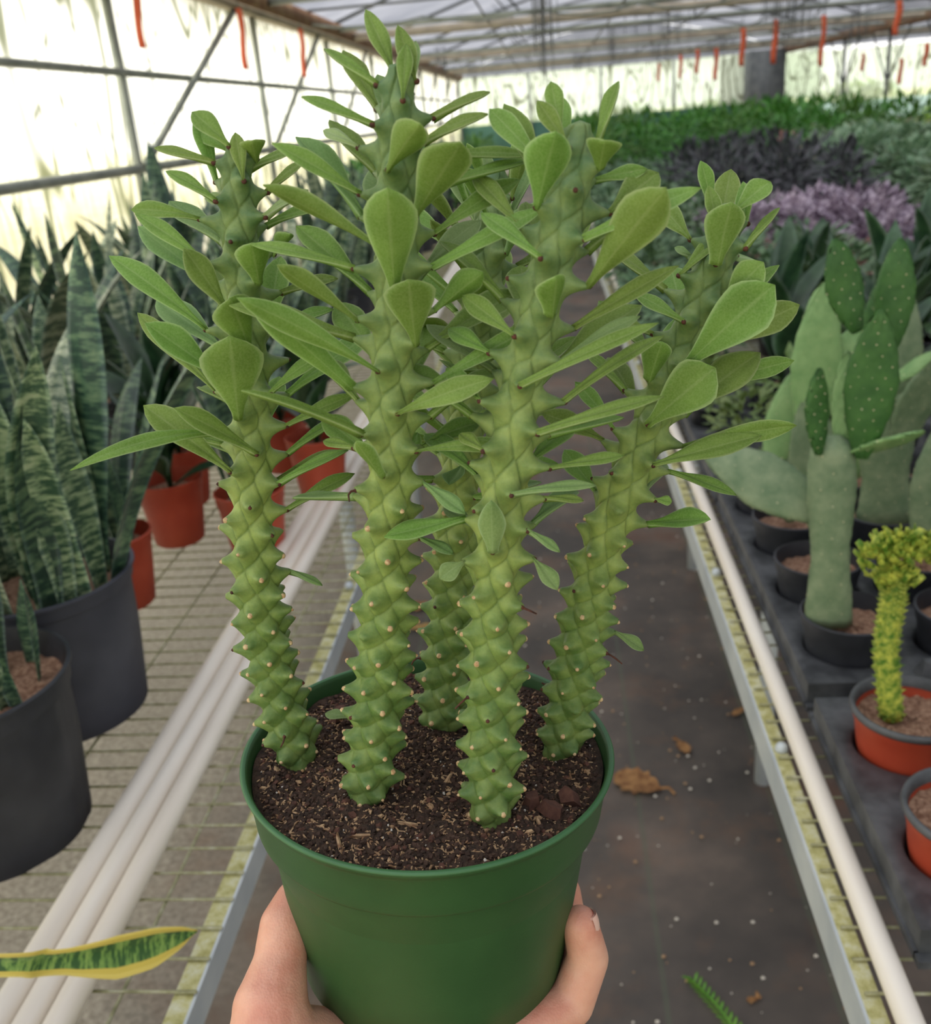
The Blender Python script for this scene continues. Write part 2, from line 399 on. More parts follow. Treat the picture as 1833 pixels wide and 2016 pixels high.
# ================================================================== SETTING
FL = empty('floor', (0, 0, 0), kind='structure')
fb = MB(); nx, ny = 40, 80
fx = np.linspace(-6, 40, nx); fy = np.linspace(-3, 60, ny)
fb.add([(x, y, .004*math.sin(x*3+y)*math.sin(y*2.3)) for y in fy for x in fx], [(j*nx+i, j*nx+i+1, (j+1)*nx+i+1, (j+1)*nx+i) for j in range(ny-1) for i in range(nx-1)])
o = fb.build('weed_cloth', M['floor'], FL)
g = MB(); g.add([(-200, -200, -.15), (200, -200, -.15), (200, 200, -.15), (-200, 200, -.15)], [(0, 1, 2, 3)])
tag(g.build('ground', M['grass']), kind='structure')

XL = -2.4          # left side wall
BAYS = [-.1+3*k for k in range(-1, 11)]
WL = empty('wall_left', (XL, 0, 0), kind='structure')
def part(mb, name, mat, parent, loc=None, smooth=None):
    o = mb.build(name, mat, parent, smooth)
    if parent is not None and parent.location.length > 0: o.matrix_parent_inverse = Matrix.Translation(-parent.location)
    return o
BY = [5.9+3*k for k in range(-3, 9)]
for i in range(len(BY)-1):
    a, b = BY[i], BY[i+1]; m_ = MB(); n = 24
    vs_ = []
    for k in range(n+1):
        for j in range(9):
            y = a+(b-a)*k/n; z = .02+j*2.42/8
            vs_.append((XL-.05+.012*math.sin(y*5+z*1.3)+.008*math.sin(y*13), y, z))
    m_.add(vs_, [(k*9+j, (k+1)*9+j, (k+1)*9+j+1, k*9+j+1) for k in range(n) for j in range(8)])
    part(m_, 'film_panel', M['film'], WL)
for y in BY: part(MB().tube([(XL, y, 0), (XL, y, 2.6)], .028, 12), 'post', M['frame'], WL)
for z, r in ((1.36, .028), (1.88, .022)):
    for i in range(len(BY)-1):
        part(MB().tube([(XL+.02, BY[i], z), (XL+.02, BY[i+1], z)], r, 10), 'rail', M['frame'], WL)
for i in range(3, len(BY)-1, 1):
    y = BY[i]; part(MB().tube([(XL+.05, y+.0, 1.38), (XL+.06, y+2.55, 2.50)], .024, 8), 'brace', M['frame'], WL)
part(MB().box((XL-.12, -3, 2.44), (XL+.16, 30, 2.56)), 'gutter', M['rust'], WL)
part(MB().box((XL-.02, -3, 2.40), (XL+.1, 30, 2.44)), 'eave_board', M['beam'], WL)

# end wall
YE = 30
WB = empty('wall_back', (0, YE, 0), kind='structure')
part(MB().box((XL, YE, 0), (5.7, YE+.05, 1.2)), 'green_skirt', M['greentarp'], WB)
part(MB().box((6.5, YE+4, 0), (40, YE+4.05, .98)), 'grey_skirt', M['greytarp'], WB)
for x in np.arange(XL, 5.7, 2.02): part(MB().add([(x, YE, 1.2), (x+2, YE, 1.2), (x+2, YE, 2.5), (x, YE, 2.5)], [(0, 1, 2, 3)]), 'film_panel', M['film_far'], WB)
for x in np.arange(6.5, 38, 3): part(MB().add([(x, YE+4, .98), (x+2.95, YE+4, .98), (x+2.95, YE+4, 2.5), (x, YE+4, 2.5)], [(0, 1, 2, 3)]), 'film_panel', M['film_far'], WB)
for x in np.arange(XL, 6, 2.02): part(MB().tube([(x, YE-.05, 0), (x, YE-.05, 2.5)], .04, 8), 'post', M['frame'], WB)
for x in np.arange(6.5, 38, 3): part(MB().tube([(x, YE+3.9, 0), (x, YE+3.9, 2.7)], .05, 8), 'post', M['frame'], WB)
part(MB().box((5.6, YE-1, 0), (6.5, YE+4, 2.5)), 'shed_block', M['dark_frame'], WB)
# far right side wall so the house closes
WR = empty('wall_right', (36, 0, 0), kind='structure')
for i in range(11):
    y = -3+3.4*i; part(MB().add([(36, y, .0), (36, y+3.35, .0), (36, y+3.35, 2.5), (36, y, 2.5)], [(0, 1, 2, 3)]), 'film_panel', M['film_far'], WR)

# roof: barrel bays of shade cloth across the aisle
CE = empty('ceiling', (0, 0, 2.5), kind='structure')
def roofz(x): 
    q = ((x-XL) % 9.0)/9.0
    return 2.56+.95*math.sin(PI*q)
RX = np.arange(XL, 40, .75)
for i in range(len(BY)+1):
    a = BY[0]-6+3*i
    if a > 34: break
    m_ = MB(); vs_ = [(x, yy, roofz(x)+ (0 if yy == a or yy == a+3 else -.05)) for x in RX for yy in (a, a+1, a+2, a+3)]
    m_.add(vs_, [(k*4+j, (k+1)*4+j, (k+1)*4+j+1, k*4+j+1) for k in range(len(RX)-1) for j in range(3)])
    part(m_, 'shade_cloth', M['roof'], CE)
def gx(k): return XL+9*k
gb = MB(); gxs = list(np.arange(XL, 38, .75))
gb.add([(x, YE+.1, z) for x in gxs for z in (2.48, roofz(x))], [(2*k, 2*k+2, 2*k+3, 2*k+1) for k in range(len(gxs)-1)])
part(gb, 'gable_cloth', M['roof'], CE)
for i, y in enumerate([BY[0]+3*k for k in range(0, 11)]):
    xs = np.arange(XL, 38, .9)
    part(MB().tube([(x, y, roofz(x)-.04) for x in xs], .022, 6), 'roof_bow', M['dark_frame'], CE)
    part(MB().tube([(XL, y, 2.5), (38, y, 2.5)], .028, 8), 'tie_rod', M['frame'], CE)
    if i % 2 == 1: part(MB().box((XL, y+.9, 2.44), (30, y+.98, 2.53)), 'cross_beam', M['beam'], CE)
    part(MB().tube([(XL, y+1.5, 2.56), (30, y+1.5, 2.56)], .014, 6), 'cross_pipe', M['dark_frame'], CE)
    for k in range(4):
        for dx in (2.2, 4.5, 6.8):
            x = gx(k)+dx; part(MB().tube([(x, y, 2.5), (x+(dx-4.5)*.25, y, roofz(x)-.05)], .014, 6), 'strut', M['dark_frame'], CE)
for x in (-.6, .9, 2.1, 3.4, 5.0, 8.2): part(MB().tube([(x, -3, 2.50), (x, YE, 2.50)], .012, 6), 'long_pipe', M['dark_frame'], CE)
for k in (1, 2, 3): part(MB().box((gx(k)-.12, -3, 2.40), (gx(k)+.12, YE, 2.55)), 'gutter', M['rust'], CE)
# interior posts with knee braces under the inner gutters
for k in (1, 2):
    for y in [BY[0]+3*j for j in range(2, 10)]:
        P_ = empty('steel_post', (gx(k), y, 0), 'dark steel roof post with two knee braces, far inside the greenhouse', 'post', 'roof posts under the inner gutters')
        MB().tube([(0, 0, 0), (0, 0, 2.42)], .035, 10).build('shaft', M['dark_frame'], P_)
        for s_ in (-1, 1): MB().tube([(0, 0, 1.45), (0, s_*1.1, 2.40)], .018, 6).build('knee_brace', M['dark_frame'], P_)

# trees and hedge outside
def leafcloud(n, R, size, zs=1.0, seed=0, aspect=.5, flat=0, droop=0):
    r = random.Random(seed); m_ = MB(); m_.smooth = False
    for _ in range(n):
        while True:
            p = Vector((r.uniform(-1, 1), r.uniform(-1, 1), r.uniform(-1, 1)))
            if .35 < p.length < 1: break
        p = Vector((p.x*R, p.y*R, p.z*R*zs)); d = (p.normalized()+Vector((r.uniform(-.6, .6), r.uniform(-.6, .6), r.uniform(-.3, .7)-droop))).normalized()
        wv = d.cross(Vector((r.uniform(-.4, .4), r.uniform(-.4, .4), 1))).normalized(); L = size*r.uniform(.7, 1.3); n_ = wv.cross(d)
        a = p; m1 = p+d*L*.5+wv*L*aspect*.5-n_*L*.06; m2 = p+d*L*.5-wv*L*aspect*.5-n_*L*.06; c = p+d*L*.5+n_*L*.05; e = p+d*L-n_*L*.12
        m_.add([a, m1, e, m2, c], [(0, 1, 4), (1, 2, 4), (2, 3, 4), (3, 0, 4)])
    return m_
tc = leafcloud(900, 1.5, .34, .8, 5).build('crown', M['tree']); 
tr0 = empty('outdoor_shrub', (0, 40, 0), 'yellow green shrub outside beyond the far end film wall', 'shrub', 'shrubs outside the far end wall')
tc.parent = tr0; tc.location = (0, 0, .75); MB().tube([(0, 0, -.1), (0, 0, .8)], .08, 8).build('trunk', M['rust'], tr0)
for i in range(18):
    c = tr0 if i == 0 else copy_tree(tr0); c.location = (-6+i*3.0, 40+random.uniform(-1, 4), -.1); c.rotation_euler.z = i; s = random.uniform(.7, 1.1); c.scale = (s, s, s*.8)

# hanging hooks and orange tapes
def tape(loc, L, W_=.04, label='', grp=None):
    e = empty('hanging_tape', loc, label, 'tape', grp)
    zt_ = (2.52 if loc[2] < 2.5 else roofz(loc[0]))-loc[2]; MB().tube([(0, 0, .0), (0, 0, zt_)], .004, 5).build('wire', M['dark_frame'], e)
    m_ = MB(); n = 8; vs_ = []
    for i in range(n+1):
        a = .25*math.sin(i*.8+loc[1]); c, s_ = math.cos(a), math.sin(a); x0 = .012*math.sin(i*.7)
        for (u, v) in ((-1, -1), (1, -1), (1, 1), (-1, 1)):
            vs_.append((x0+u*W_/2*c, u*W_/2*s_+v*.0015, -L*i/n))
    m_.add(vs_, [(i*4+k, i*4+(k+1) % 4, (i+1)*4+(k+1) % 4, (i+1)*4+k) for i in range(n) for k in range(4)]+[(3, 2, 1, 0), (n*4, n*4+1, n*4+2, n*4+3)])
    m_.build('tape_strip', M['orange'], e)
    MB().tube([(0, 0, -L), (0, .0, -L-.06), (.02, 0, -L-.09), (.0, 0, -L-.12), (-.015, 0, -L-.10)], .004, 5).build('hook', M['dark_frame'], e)
LT = ['orange tape on a wire beside the nearest left wall post', 'orange tape between the diagonal brace and the second left post', 'small orange tape high against the dark gutter, third along left wall']
for i, (x, y) in enumerate(((-2.25, 5.95), (-2.25, 8.0), (-2.25, 10.0))): tape((x, y, 2.42 if i == 0 else 2.38), .42, .045, LT[i])
for i, (px, py0, py1, Y) in enumerate([(1770, 0, 68, 9), (1622, 30, 130, 12), (1527, 38, 125, 14), (1463, 55, 130, 15), (1410, 95, 158, 18), (1373, 97, 145, 20), (1340, 108, 155, 22), (1297, 125, 160, 24), (1775, 115, 165, 18), (1825, 85, 130, 16), (1700, 105, 140, 20)]):
    P0, P1 = ony(px, py0, Y), ony(px, py1, Y)
    tape(P0, max(.15, (P0-P1).length), .05 if Y < 13 else .07, ['large orange tape at top right, the longest and nearest over the far benches', 'orange tape second from the right among the row over the far benches', 'orange tape hanging just above the dark shed block', 'orange tape left of the shed block, reaching the back wall top', 'short orange tape, fourth in the row leftwards from the shed block', 'small orange tape, between the two faint farthest tapes and the shed', 'faint small orange tape, second from the left end of the row', 'faintest orange tape at the left end of the row', 'small orange tape hanging low before the far right film wall', 'small orange tape at the extreme right picture edge', 'small orange tape beside a dark roof post on the right'][i], 'orange tapes over the far benches')
# bundles of bare wire hooks
hk = empty('hook_wires', (.02, 6.9, 2.5), 'bundle of dark bare hook wires hanging from the roof above the aisle', 'wires', 'bundles of bare hook wires'); rr = random.Random(3)
hm = MB()
for _ in range(26):
    x, y = rr.gauss(0, .04), rr.gauss(0, .12); z1 = -rr.uniform(.3, .85)
    hm.tube([(x, y, .3), (x+rr.gauss(0, .01), y, z1), (x+.02, y, z1-.02)], .003, 4)
tag(hm.build('wire_strands', M['dark_frame'], hk), kind='stuff')
for i in range(20):
    c = copy_tree(hk); y = rr.uniform(9, 26); c.location = (rr.uniform(-1.8, 14), y, 2.5); c.scale = (1, 1, rr.uniform(.25, .6)); c.rotation_euler.z = rr.uniform(0, 3)
# slack hose under the roof
tag(MB().tube([(-2.3+.28*k, 10.5+.1*k, 2.46-.07*math.sin(PI*((k/4) % 1))) for k in range(17)], .012, 6).build('slack_hose', M['frame']), 'slack grey hose looping under the roof above the plant tops', 'hose')

# ================================================================== BENCHES
ZB = .78
def bench(name_label, x_edge, x_far, side, y0, y1, idx):
    """wire mesh bench; side +1: bench lies to the right of the aisle edge x_edge"""
    B = empty('wire_bench', (0, 0, 0), name_label, 'bench')
    s = side; t = .0022
    lo, hi = min(x_edge, x_far), max(x_edge, x_far)
    r = MB(); a, b = (x_edge, x_edge+s*.003); r.box((min(a, b), y0, ZB-(.047 if s > 0 else .036)), (max(a, b), y1, ZB-.001)); r.build('rail_face', M['galv'], B, smooth=False)
    a, b = (x_edge+s*.003, x_edge+s*(.019 if s > 0 else .022)); r = MB(); r.box((min(a, b), y0, ZB-.005), (max(a, b), y1, ZB-.001)); r.build('rail_top', M['moss'], B, smooth=False)
    r = MB(); a, b = x_far-.02, x_far+.02; r.box((a, y0, ZB-.038), (b, y1, ZB-.001)); r.build('rear_rail', M['galv'], B, smooth=False)
    m_ = MB(); y = y0
    while y < y1:
        dy = .0362 if y < 6 else .0724
        m_.tube([(lo+.006, y, ZB+t), (hi, y+.004*math.sin(y*9), ZB+t)], .0017 if y < 4 else .0022, 5, cap=False); y += dy
    x = x_edge+s*.072
    while lo < x < hi: m_.tube([(x, y0, ZB-.001), (x, y1, ZB-.001)], .0019, 5, cap=False); x += s*.1
    tag(m_.build('wire_mesh', M['wire'], B), kind='stuff')
    for y in np.arange(y0+.2, min(y1, 9), .47): 
        q = MB(); q.lathe([(.0, .009), (.005, .008), (.0075, .004), (.008, .0)], 10, c=(x_edge+s*.013, y, ZB)); q.build('bolt', M['galv'], B)
    for y in np.arange(y0+1.6 if s > 0 else y0+2.0, y1, 1.15):
        for xx in (x_edge+s*.21, x_far-s*.18): MB().tube([(xx, y, 0), (xx, y, ZB-.01)], .019, 10).build('leg', M['galv'], B)
        MB().box((lo+.01, y-.012, ZB-.03), (hi, y+.012, ZB-.006)).build('cross_bar', M['galv'], B, smooth=False)
    return B
bench('long wire mesh bench left of the aisle holding snake plants and three pipes', -.349, -1.75, -1, .3, 13, 0)
bench('long wire mesh bench right of the aisle holding trays of cacti', .234, 1.45, 1, .3, 13, 1)
bench('far wire mesh bench on the right, under purple and green foliage plants', 1.9, 4.3, 1, 4.5, 16, 2)
bench('farthest right wire bench, low under lime green plants', 4.8, 8.6, 1, 8, 22, 3)

def pipe(x0, x1, y0, y1, r, label, grp=None):
    n = 14; o = MB()
    pts = [(x0+(x1-x0)*i/n, y0+(y1-y0)*i/n, ZB+.0045+r+.0008*math.sin(i)) for i in range(n+1)]
    o.tube(pts, r, 20, cap=False); pin = [(p[0], p[1], p[2]) for p in pts]
    k = len(o.v); o.tube(pin[::-1], r*.82, 20, cap=False)
    e = link('pvc_pipe', None); e.location = (0, 0, 0)
    tag(e, label, 'pipe', grp); o.build('pipe_wall', M['pvc'], e); return e
pipe(-.511, -.474, .35, 7, .0138, 'cream plastic pipe on the left bench, outermost towards the wall')
pipe(-.483, -.452, .35, 7, .0132, 'cream plastic pipe on the left bench, middle one of three')
pipe(-.455, -.432, .35, 7, .0130, 'cream plastic pipe on the left bench, nearest to the aisle')
pipe(.262, .285, .3, 8, .0112, 'single cream plastic pipe lying along the right bench edge')
# ================================================================== POT IN HAND
C0 = Vector((-.0638, .3560, 1.2400)); PN = Vector((.0603, .0455, 1)).normalized()
PA = Vector((0, 1, 0)).cross(PN).normalized(); PB = PN.cross(PA); AX = (PA, PB, PN)
HERO = empty('potted_spurge', C0-PN*.115, 'knobbly green five stemmed succulent with paddle leaves in a round green pot', 'potted plant')
def hp(mb, name, mat, parent=HERO, smooth=None):
    o = mb.build(name, mat, parent, smooth)
    if parent is HERO: o.matrix_parent_inverse = Matrix.Translation(-HERO.location)
    return o
pm = MB()
prof = [(.0, -.115), (.054, -.115), (.057, -.1165), (.0612, -.1165), (.0630, -.1140), (.0648, -.095), (.0685, -.065), (.0716, -.036), (.0724, -.0266), (.0727, -.0254), (.0758, -.0244), (.0774, -.0236), (.0778, -.0222),
        (.0785, -.016), (.0800, -.005), (.0808, -.0025), (.0818, -.002), (.0821, -.0008), (.0820, .0003), (.0812, .0009), (.0800, .0006), (.0792, -.001), (.0775, -.012), (.0755, -.024), (.0715, -.04), (.060, -.105), (.0, -.108)]
prof = [(r, h if h > -.03 else -.03+(h+.03)*.915) for r, h in prof]
pm.lathe(prof, 128, c=C0, ax=AX); pot = hp(pm, 'pot', M['green_pot']); sharp(pot, 50)
rim = MB(); rim.lathe([(.0818, -.0006), (.0824, -.0004), (.0826, .0004), (.0820, .0011), (.0811, .0012), (.0803, .0008)], 128, c=C0, ax=AX); hp(rim, 'rim', M['green_rim'])
# small dark slit low on the wall and scuff marks
def on_pot(az, h, out=.0):
    r = np.interp(h, [-.115, -.095, -.065, -.036, -.0255, -.0225, -.005], [.0622, .0648, .0685, .0722, .0738, .0775, .08])+out
    return C0+PA*(r*math.cos(az))+PB*(r*math.sin(az))+PN*h
def soilh(x, y):
    r = math.hypot(x, y); return -.0040+.0022*math.cos(r*38)+.0015*math.sin(x*90+1)*math.cos(y*70)+.0012*math.sin(x*210+y*160)
sm = MB(); nr, na = 46, 140
vs_ = []
for i in range(nr+1):
    for k in range(na):
        r = .0779*i/nr; a = 2*PI*k/na; x, y = r*math.cos(a), r*math.sin(a)
        h = soilh(x, y)+random.gauss(0, .00055)*(1 if i < nr else 0)
        vs_.append(C0+PA*x+PB*y+PN*h)
sm.add(vs_, [(i*na+k, i*na+(k+1) % na, (i+1)*na+(k+1) % na, (i+1)*na+k) for i in range(nr) for k in range(na)])
hp(sm, 'soil', M['soil'], smooth=True)
ch = MB(); ch.smooth = False
BASES = []
def chip(x, y, L, Wd, T_, mi, seed):
    r = random.Random(seed); c = C0+PA*x+PB*y+PN*(soilh(x, y)+T_*.4)
    q = Matrix.Rotation(r.uniform(0, 6.3), 3, 'Z') @ Matrix.Rotation(r.gauss(0, .35), 3, 'Y') @ Matrix.Rotation(r.gauss(0, .35), 3, 'X')
    vv = []
    for z in (-1, 1):
        for (u, v) in ((-1, -.7), (.1, -1), (1, -.3), (.8, .8), (-.4, 1)):
            k = (1 if z < 0 else .75)*r.uniform(.75, 1.1)
            p = q @ Vector((u*L*.5*k, v*Wd*.5*k, z*T_*.5)); vv.append(c+PA*p.x+PB*p.y+PN*p.z)
    ch.add(vv, [(4, 3, 2, 1, 0), (5, 6, 7, 8, 9)]+[(i, (i+1) % 5, 5+(i+1) % 5, 5+i) for i in range(5)], mi)
rr = random.Random(11)
for i in range(9500):
    r = .0750*math.sqrt(rr.random()); a = rr.uniform(0, 2*PI); x, y = r*math.cos(a), r*math.sin(a)
    q = rr.random()
    if q < .42: s = rr.uniform(.0008, .0024); chip(x, y, s*rr.uniform(1, 1.8), s, s*.6, 0, i)
    elif q < .45: s = rr.uniform(.001, .0032); chip(x, y, s*1.5, s, s*.45, 1, i)
    elif q < .975: s = rr.uniform(.0004, .0010); chip(x, y, s*rr.uniform(1.5, 5), s, s*.6, 2, i)
    elif q < .985: s = rr.uniform(.0010, .0022); chip(x, y, s*rr.uniform(1.2, 2.6), s, s*.5, 2, i)
    else: s = rr.uniform(.0004, .0011); chip(x, y, s*1.2, s, s*.9, 3, i)
for (x, y, L) in ((-.02, -.055, .016), (-.004, -.045, .012), (-.055, -.02, .012), (.05, -.045, .011), (-.028, -.062, .014), (.01, -.02, .01), (-.06, .0, .008)): chip(x, y, L, .0016, .0012, 2, int(x*1e4))
for (x, y) in ((.055, -.035), (.062, -.028), (.047, -.03), (-.046, .03), (.02, .05), (-.03, .055), (.06, .02)): chip(x, y, .011, .009, .005, 1, int(y*1e4))
chips = tag(hp(ch, 'soil_chips', [M['chip_dark'], M['chip_red'], M['chip_tan'], M['perlite']], smooth=False), kind='stuff')

# ------------------------------------------------------------------ the five stems
def catmull(P, n):
    P = [P[0]*2-P[1]]+P+[P[-1]*2-P[-2]]; out = []
    for i in range(1, len(P)-2):
        for k in range(n):
            t = k/n; a, b, c, d = P[i-1], P[i], P[i+1], P[i+2]
            out.append(.5*((2*b)+(c-a)*t+(2*a-5*b+4*c-d)*t*t+(3*b-a-3*c+d)*t**3))
    out.append(P[-2]); return out
def soil_hit(px, py, h=-.004):
    d = ray(px, py); c = C0+PN*h; return CP+d*((c-CP).dot(PN)/d.dot(PN))
GA = math.radians(137.508)
def make_stem(path, lean, r0, r1, phase, seed, hand, leafstart=.42, bulk=1.0, back_only=True, leafcap=1.0, top_n=7):
    rs = random.Random(seed)
    B = soil_hit(*path[0]); pts = []
    n = len(path)
    for i, p in enumerate(path): pts.append(ony(p[0], p[1], B.y+lean*(i/(n-1))))
    d0 = (pts[1]-pts[0]).normalized(); pts[0] = pts[0]
    pts = [pts[0]-d0*.008]+pts
    cur = catmull(pts, 14)
    ln = [0]
    for a, b in zip(cur, cur[1:]): ln.append(ln[-1]+(b-a).length)
    L = ln[-1]; rows = int(L/.00072)
    S = np.linspace(0, L, rows)
    CX = np.array([[np.interp(s, ln, [c[k] for c in cur]) for k in range(3)] for s in S])
    Tn = np.gradient(CX, axis=0); Tn /= np.linalg.norm(Tn, axis=1)[:, None]
    A = np.zeros_like(CX); a = np.array([1., 0, 0])
    for i in range(rows): a = a-Tn[i]*(a@Tn[i]); a /= np.linalg.norm(a); A[i] = a
    Bv = np.cross(Tn, A)
    U = S/L
    R = r0+(r1-r0)*np.clip((U-.15)/.6, 0, 1)
    R *= np.where(U > .9, 1-.55*((U-.9)/.1)**1.5, 1.0); R *= np.where(U < .06, .80+.2*U/.06, 1)
    R *= 1+.035*np.sin(S*70+seed)
    # nodes
    ns, s = [], .003
    while s < L-.002:
        u = s/L; ds = np.interp(u, [0, .3, .5, .8, .97, 1], [.00160, .0018, .0027, .0032, .0022, .0012]); ns.append(s); s += ds
    ns = np.array(ns); nth = (phase+GA*np.arange(len(ns))+np.array([rs.gauss(0, .06) for _ in ns])) % (2*PI)
    nu_ = ns/L
    nh = np.interp(nu_, [0, .035, .06, .38, .5, .62, .9, 1], [.0005, .0012, .0052, .0053, .0059, .0076, .0066, .0015])*np.array([rs.uniform(.82, 1.18) for _ in ns])*bulk
    NA = 112; TH = np.linspace(0, 2*PI, NA, endpoint=False)
    V = np.zeros((rows, NA, 3)); GR = np.zeros((rows, NA)); SPK = np.zeros((rows, NA))
    for i in range(rows):
        m_ = np.abs(ns-S[i]) < .022; 
        asp = np.interp(U[i], [0, .3, .5, 1], [1.0, 1.15, 1.9, 2.0])
        dth = (TH[:, None]-nth[None, m_]+PI) % (2*PI)-PI; dx = dth*R[i]; dy = S[i]-ns[m_][None, :]
        FF = np.sqrt(dx**2+(dy/asp)**2); Fs = np.sort(FF, axis=1); e = Fs[:, 1]-Fs[:, 0]
        gr = np.exp(-(e/.00055)**2)
        bul = np.clip(1-(Fs[:, 0]/.0062)**2, 0, 1)*np.interp(U[i], [0, .4, .6, 1], [.55, .6, .6, .35])
        dys = dy-.0008
        asy = np.where(dys > 0, dys*1.2, dys*.75); rho = np.sqrt(dx**2*1.15+asy**2)
        sg = np.interp(U[i], [0, .4, .6, 1], [.0088, .0088, .0080, .0070])
        x_ = np.clip(1-rho/sg, 0, 1); spk = x_**3.7; spk = np.minimum(spk, .66)/.66
        hs = (spk*nh[m_][None, :]); hi = hs.max(axis=1)
        rad = R[i]-.00065*gr+.0011*bul+hi
        SPK[i] = np.clip(hi/.004, 0, 1); GR[i] = gr*(1-SPK[i])
        up = hi*.12
        V[i] = CX[i]+A[i]*(np.cos(TH)*rad)[:, None]+Bv[i]*(np.sin(TH)*rad)[:, None]+Tn[i]*up[:, None]
    idx = np.arange(rows*NA).reshape(rows, NA); nx_ = np.roll(idx, -1, 1)
    fs = np.stack([idx[:-1], nx_[:-1], nx_[1:], idx[1:]], -1).reshape(-1, 4).tolist()
    vs = V.reshape(-1, 3).tolist(); topi = len(vs); vs.append(tuple(CX[-1]+Tn[-1]*.0012))
    fs += [(int(idx[-1, k]), int(nx_[-1, k]), topi) for k in range(NA)]
    mb = MB(); mb.v = [tuple(p) for p in vs]; mb.f = [tuple(f) for f in fs]; mb.m = [0]*len(fs)
    mb.a = {'h': np.repeat(U, NA).tolist()+[1.0], 'groove': GR.reshape(-1).tolist()+[0.0], 'spike': SPK.reshape(-1).tolist()+[0.0]}
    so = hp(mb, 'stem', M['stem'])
    # node tips
    tips = []
    for k in range(len(ns)):
        i = min(rows-1, int(ns[k]/L*(rows-1))); th = nth[k]; rad = R[i]+.0011+nh[k]*.97
        out = A[i]*math.cos(th)+Bv[i]*math.sin(th)
        P = CX[i]+out*rad+Tn[i]*(nh[k]*.12+.0008); tips.append((Vector(P.tolist()), Vector(out.tolist()), Vector(Tn[i].tolist()), float(nu_[k])))
    # assign the leaves read off the photograph
    used = set(); jobs = []; proj_ = [project(t[0]) for t in tips]
    for hl in hand:
        bx, by, tx, ty, wpx = hl[:5]; dd = hl[5] if len(hl) > 5 else 0.0; opt = hl[6] if len(hl) > 6 else {}
        best, bk = 1e9, None
        for k, (q, tp) in enumerate(zip(proj_, tips)):
            if k in used: continue
            toc = (CP-tp[0]).normalized(); f = tp[1].dot(toc)
            cost = math.hypot(q[0]-bx, q[1]-by)+(40 if f < -.35 else 0)+(0 if dd >= 0 or f > .2 else 25)
            if cost < best: best, bk = cost, k
        if best > 75: continue
        used.add(bk); P0 = tips[bk][0]; t0 = proj_[bk][2]
        # shift the tip with the node so that the blade keeps its drawn direction
        qx, qy = proj_[bk][0], proj_[bk][1]; k_ = .5
        P1 = dep(tx+(qx-bx)*k_, ty+(qy-by)*k_, t0+dd)
        Wd = wpx*1.12*(t0+dd*.6)/F
        jobs.append((bk, P0, P1, Wd, opt))
    # the rest grow by rule where the photograph shows no more than their edges
    hp_px = [(proj_[j[0]][0], proj_[j[0]][1]) for j in jobs]
    for k, tp in enumerate(tips):
        if k in used: continue
        u = tp[3]; toc = (CP-tp[0]).normalized(); f = tp[1].dot(Vector((toc.x, toc.y, 0)).normalized())
        if u < leafstart+.06+.05*rs.random(): continue
        if u > .985: continue
        if back_only and f > (.28 if rs.random() < .6 else -.1) and u < .93: continue
        if back_only and f > -.3 and rs.random() < .25 and u < .93: continue
        Lf = float(np.interp(u, [leafstart, leafstart+.12, .7, .9, 1], [.016, .030, .038, .028, .016]))*rs.uniform(.8, 1.15)*leafcap
        el = math.radians(float(np.interp(u, [leafstart, .65, .85, .95, 1], [6, 22, 38, 60, 74]))+rs.gauss(0, 9))
        hd = (tp[1]-Vector((0, 0, tp[1].z))).normalized(); hd = (Matrix.Rotation(rs.gauss(0, .22), 3, 'Z') @ hd)
        d = hd*math.cos(el)+Vector((0, 0, math.sin(el)))
        jobs.append((k, tp[0], tp[0]+d*Lf, Lf*rs.uniform(.30, .40), {'bend': rs.uniform(-.02, .12), 'auto': 1}))
    for (k, P0, P1, Wd, opt) in jobs:
        out = tips[k][1]; d = (P1-P0).normalized(); P0 = P0-out*.0009
        v_, f_, at = leaf_mesh(P0, P1, Wd, opt.get('bend', rs.uniform(.02, .13)), opt.get('roll', rs.gauss(0, .18)), opt.get('fold', rs.uniform(.15, .45)), opt.get('th', .0021), opt.get('peak', rs.uniform(.62, .72)), base=opt.get('base', .17), curl=opt.get('curl', rs.gauss(0, .15)), tip=rs.uniform(.8, 1.2), face=opt.get('face', .30 if opt.get('auto') else (.72 if Wd*F/proj_[k][2] > 38 else .48)))
        lm = MB().add(v_, f_, 0, at); mt = 'leaf_dull' if opt.get('dull') or (opt.get('auto') and rs.random() < .18) else ('leaf_young' if opt.get('young') else 'leaf')
        lm.build('leaf', M[mt], so); 
    sc_ = MB(); leafy = set(j[0] for j in jobs)
    for k, tp in enumerate(tips):
        P, out, T_, u = tp; i_ = Vector(out); a = i_.cross(T_).normalized(); b = i_.cross(a)
        if u < .02: continue
        rd = .00094 if k not in leafy else .0011
        if k not in leafy and rs.random() < .04: continue
        mi = 0 if (k not in leafy and u < .5 and rs.random() < .88) else 1
        rd *= rs.uniform(.6, 1.1) if mi == 0 else .75
        vv = [P+out*.0006]+[P+out*.0001+(a*math.cos(q*PI/4)+b*math.sin(q*PI/4))*rd for q in range(8)]+[P-out*.0009+(a*math.cos(q*PI/4)+b*math.sin(q*PI/4))*rd*1.25 for q in range(8)]
        sc_.add(vv, [(0, 1+q, 1+(q+1) % 8) for q in range(8)]+[(1+q, 9+q, 9+(q+1) % 8, 1+(q+1) % 8) for q in range(8)], mi)
        if mi == 1 and .1 < u < .52 and k not in leafy and rs.random() < .28:
            dn = Vector((rs.gauss(0, .4), rs.gauss(0, .4), -.6)); q0 = P
            sc_.tube([q0-out*.0004, q0+out*.0016, q0+out*.0030+dn*.0012, q0+out*.0036+dn*.004], [.0005, .0004, .0004, .0003], 5, 1)
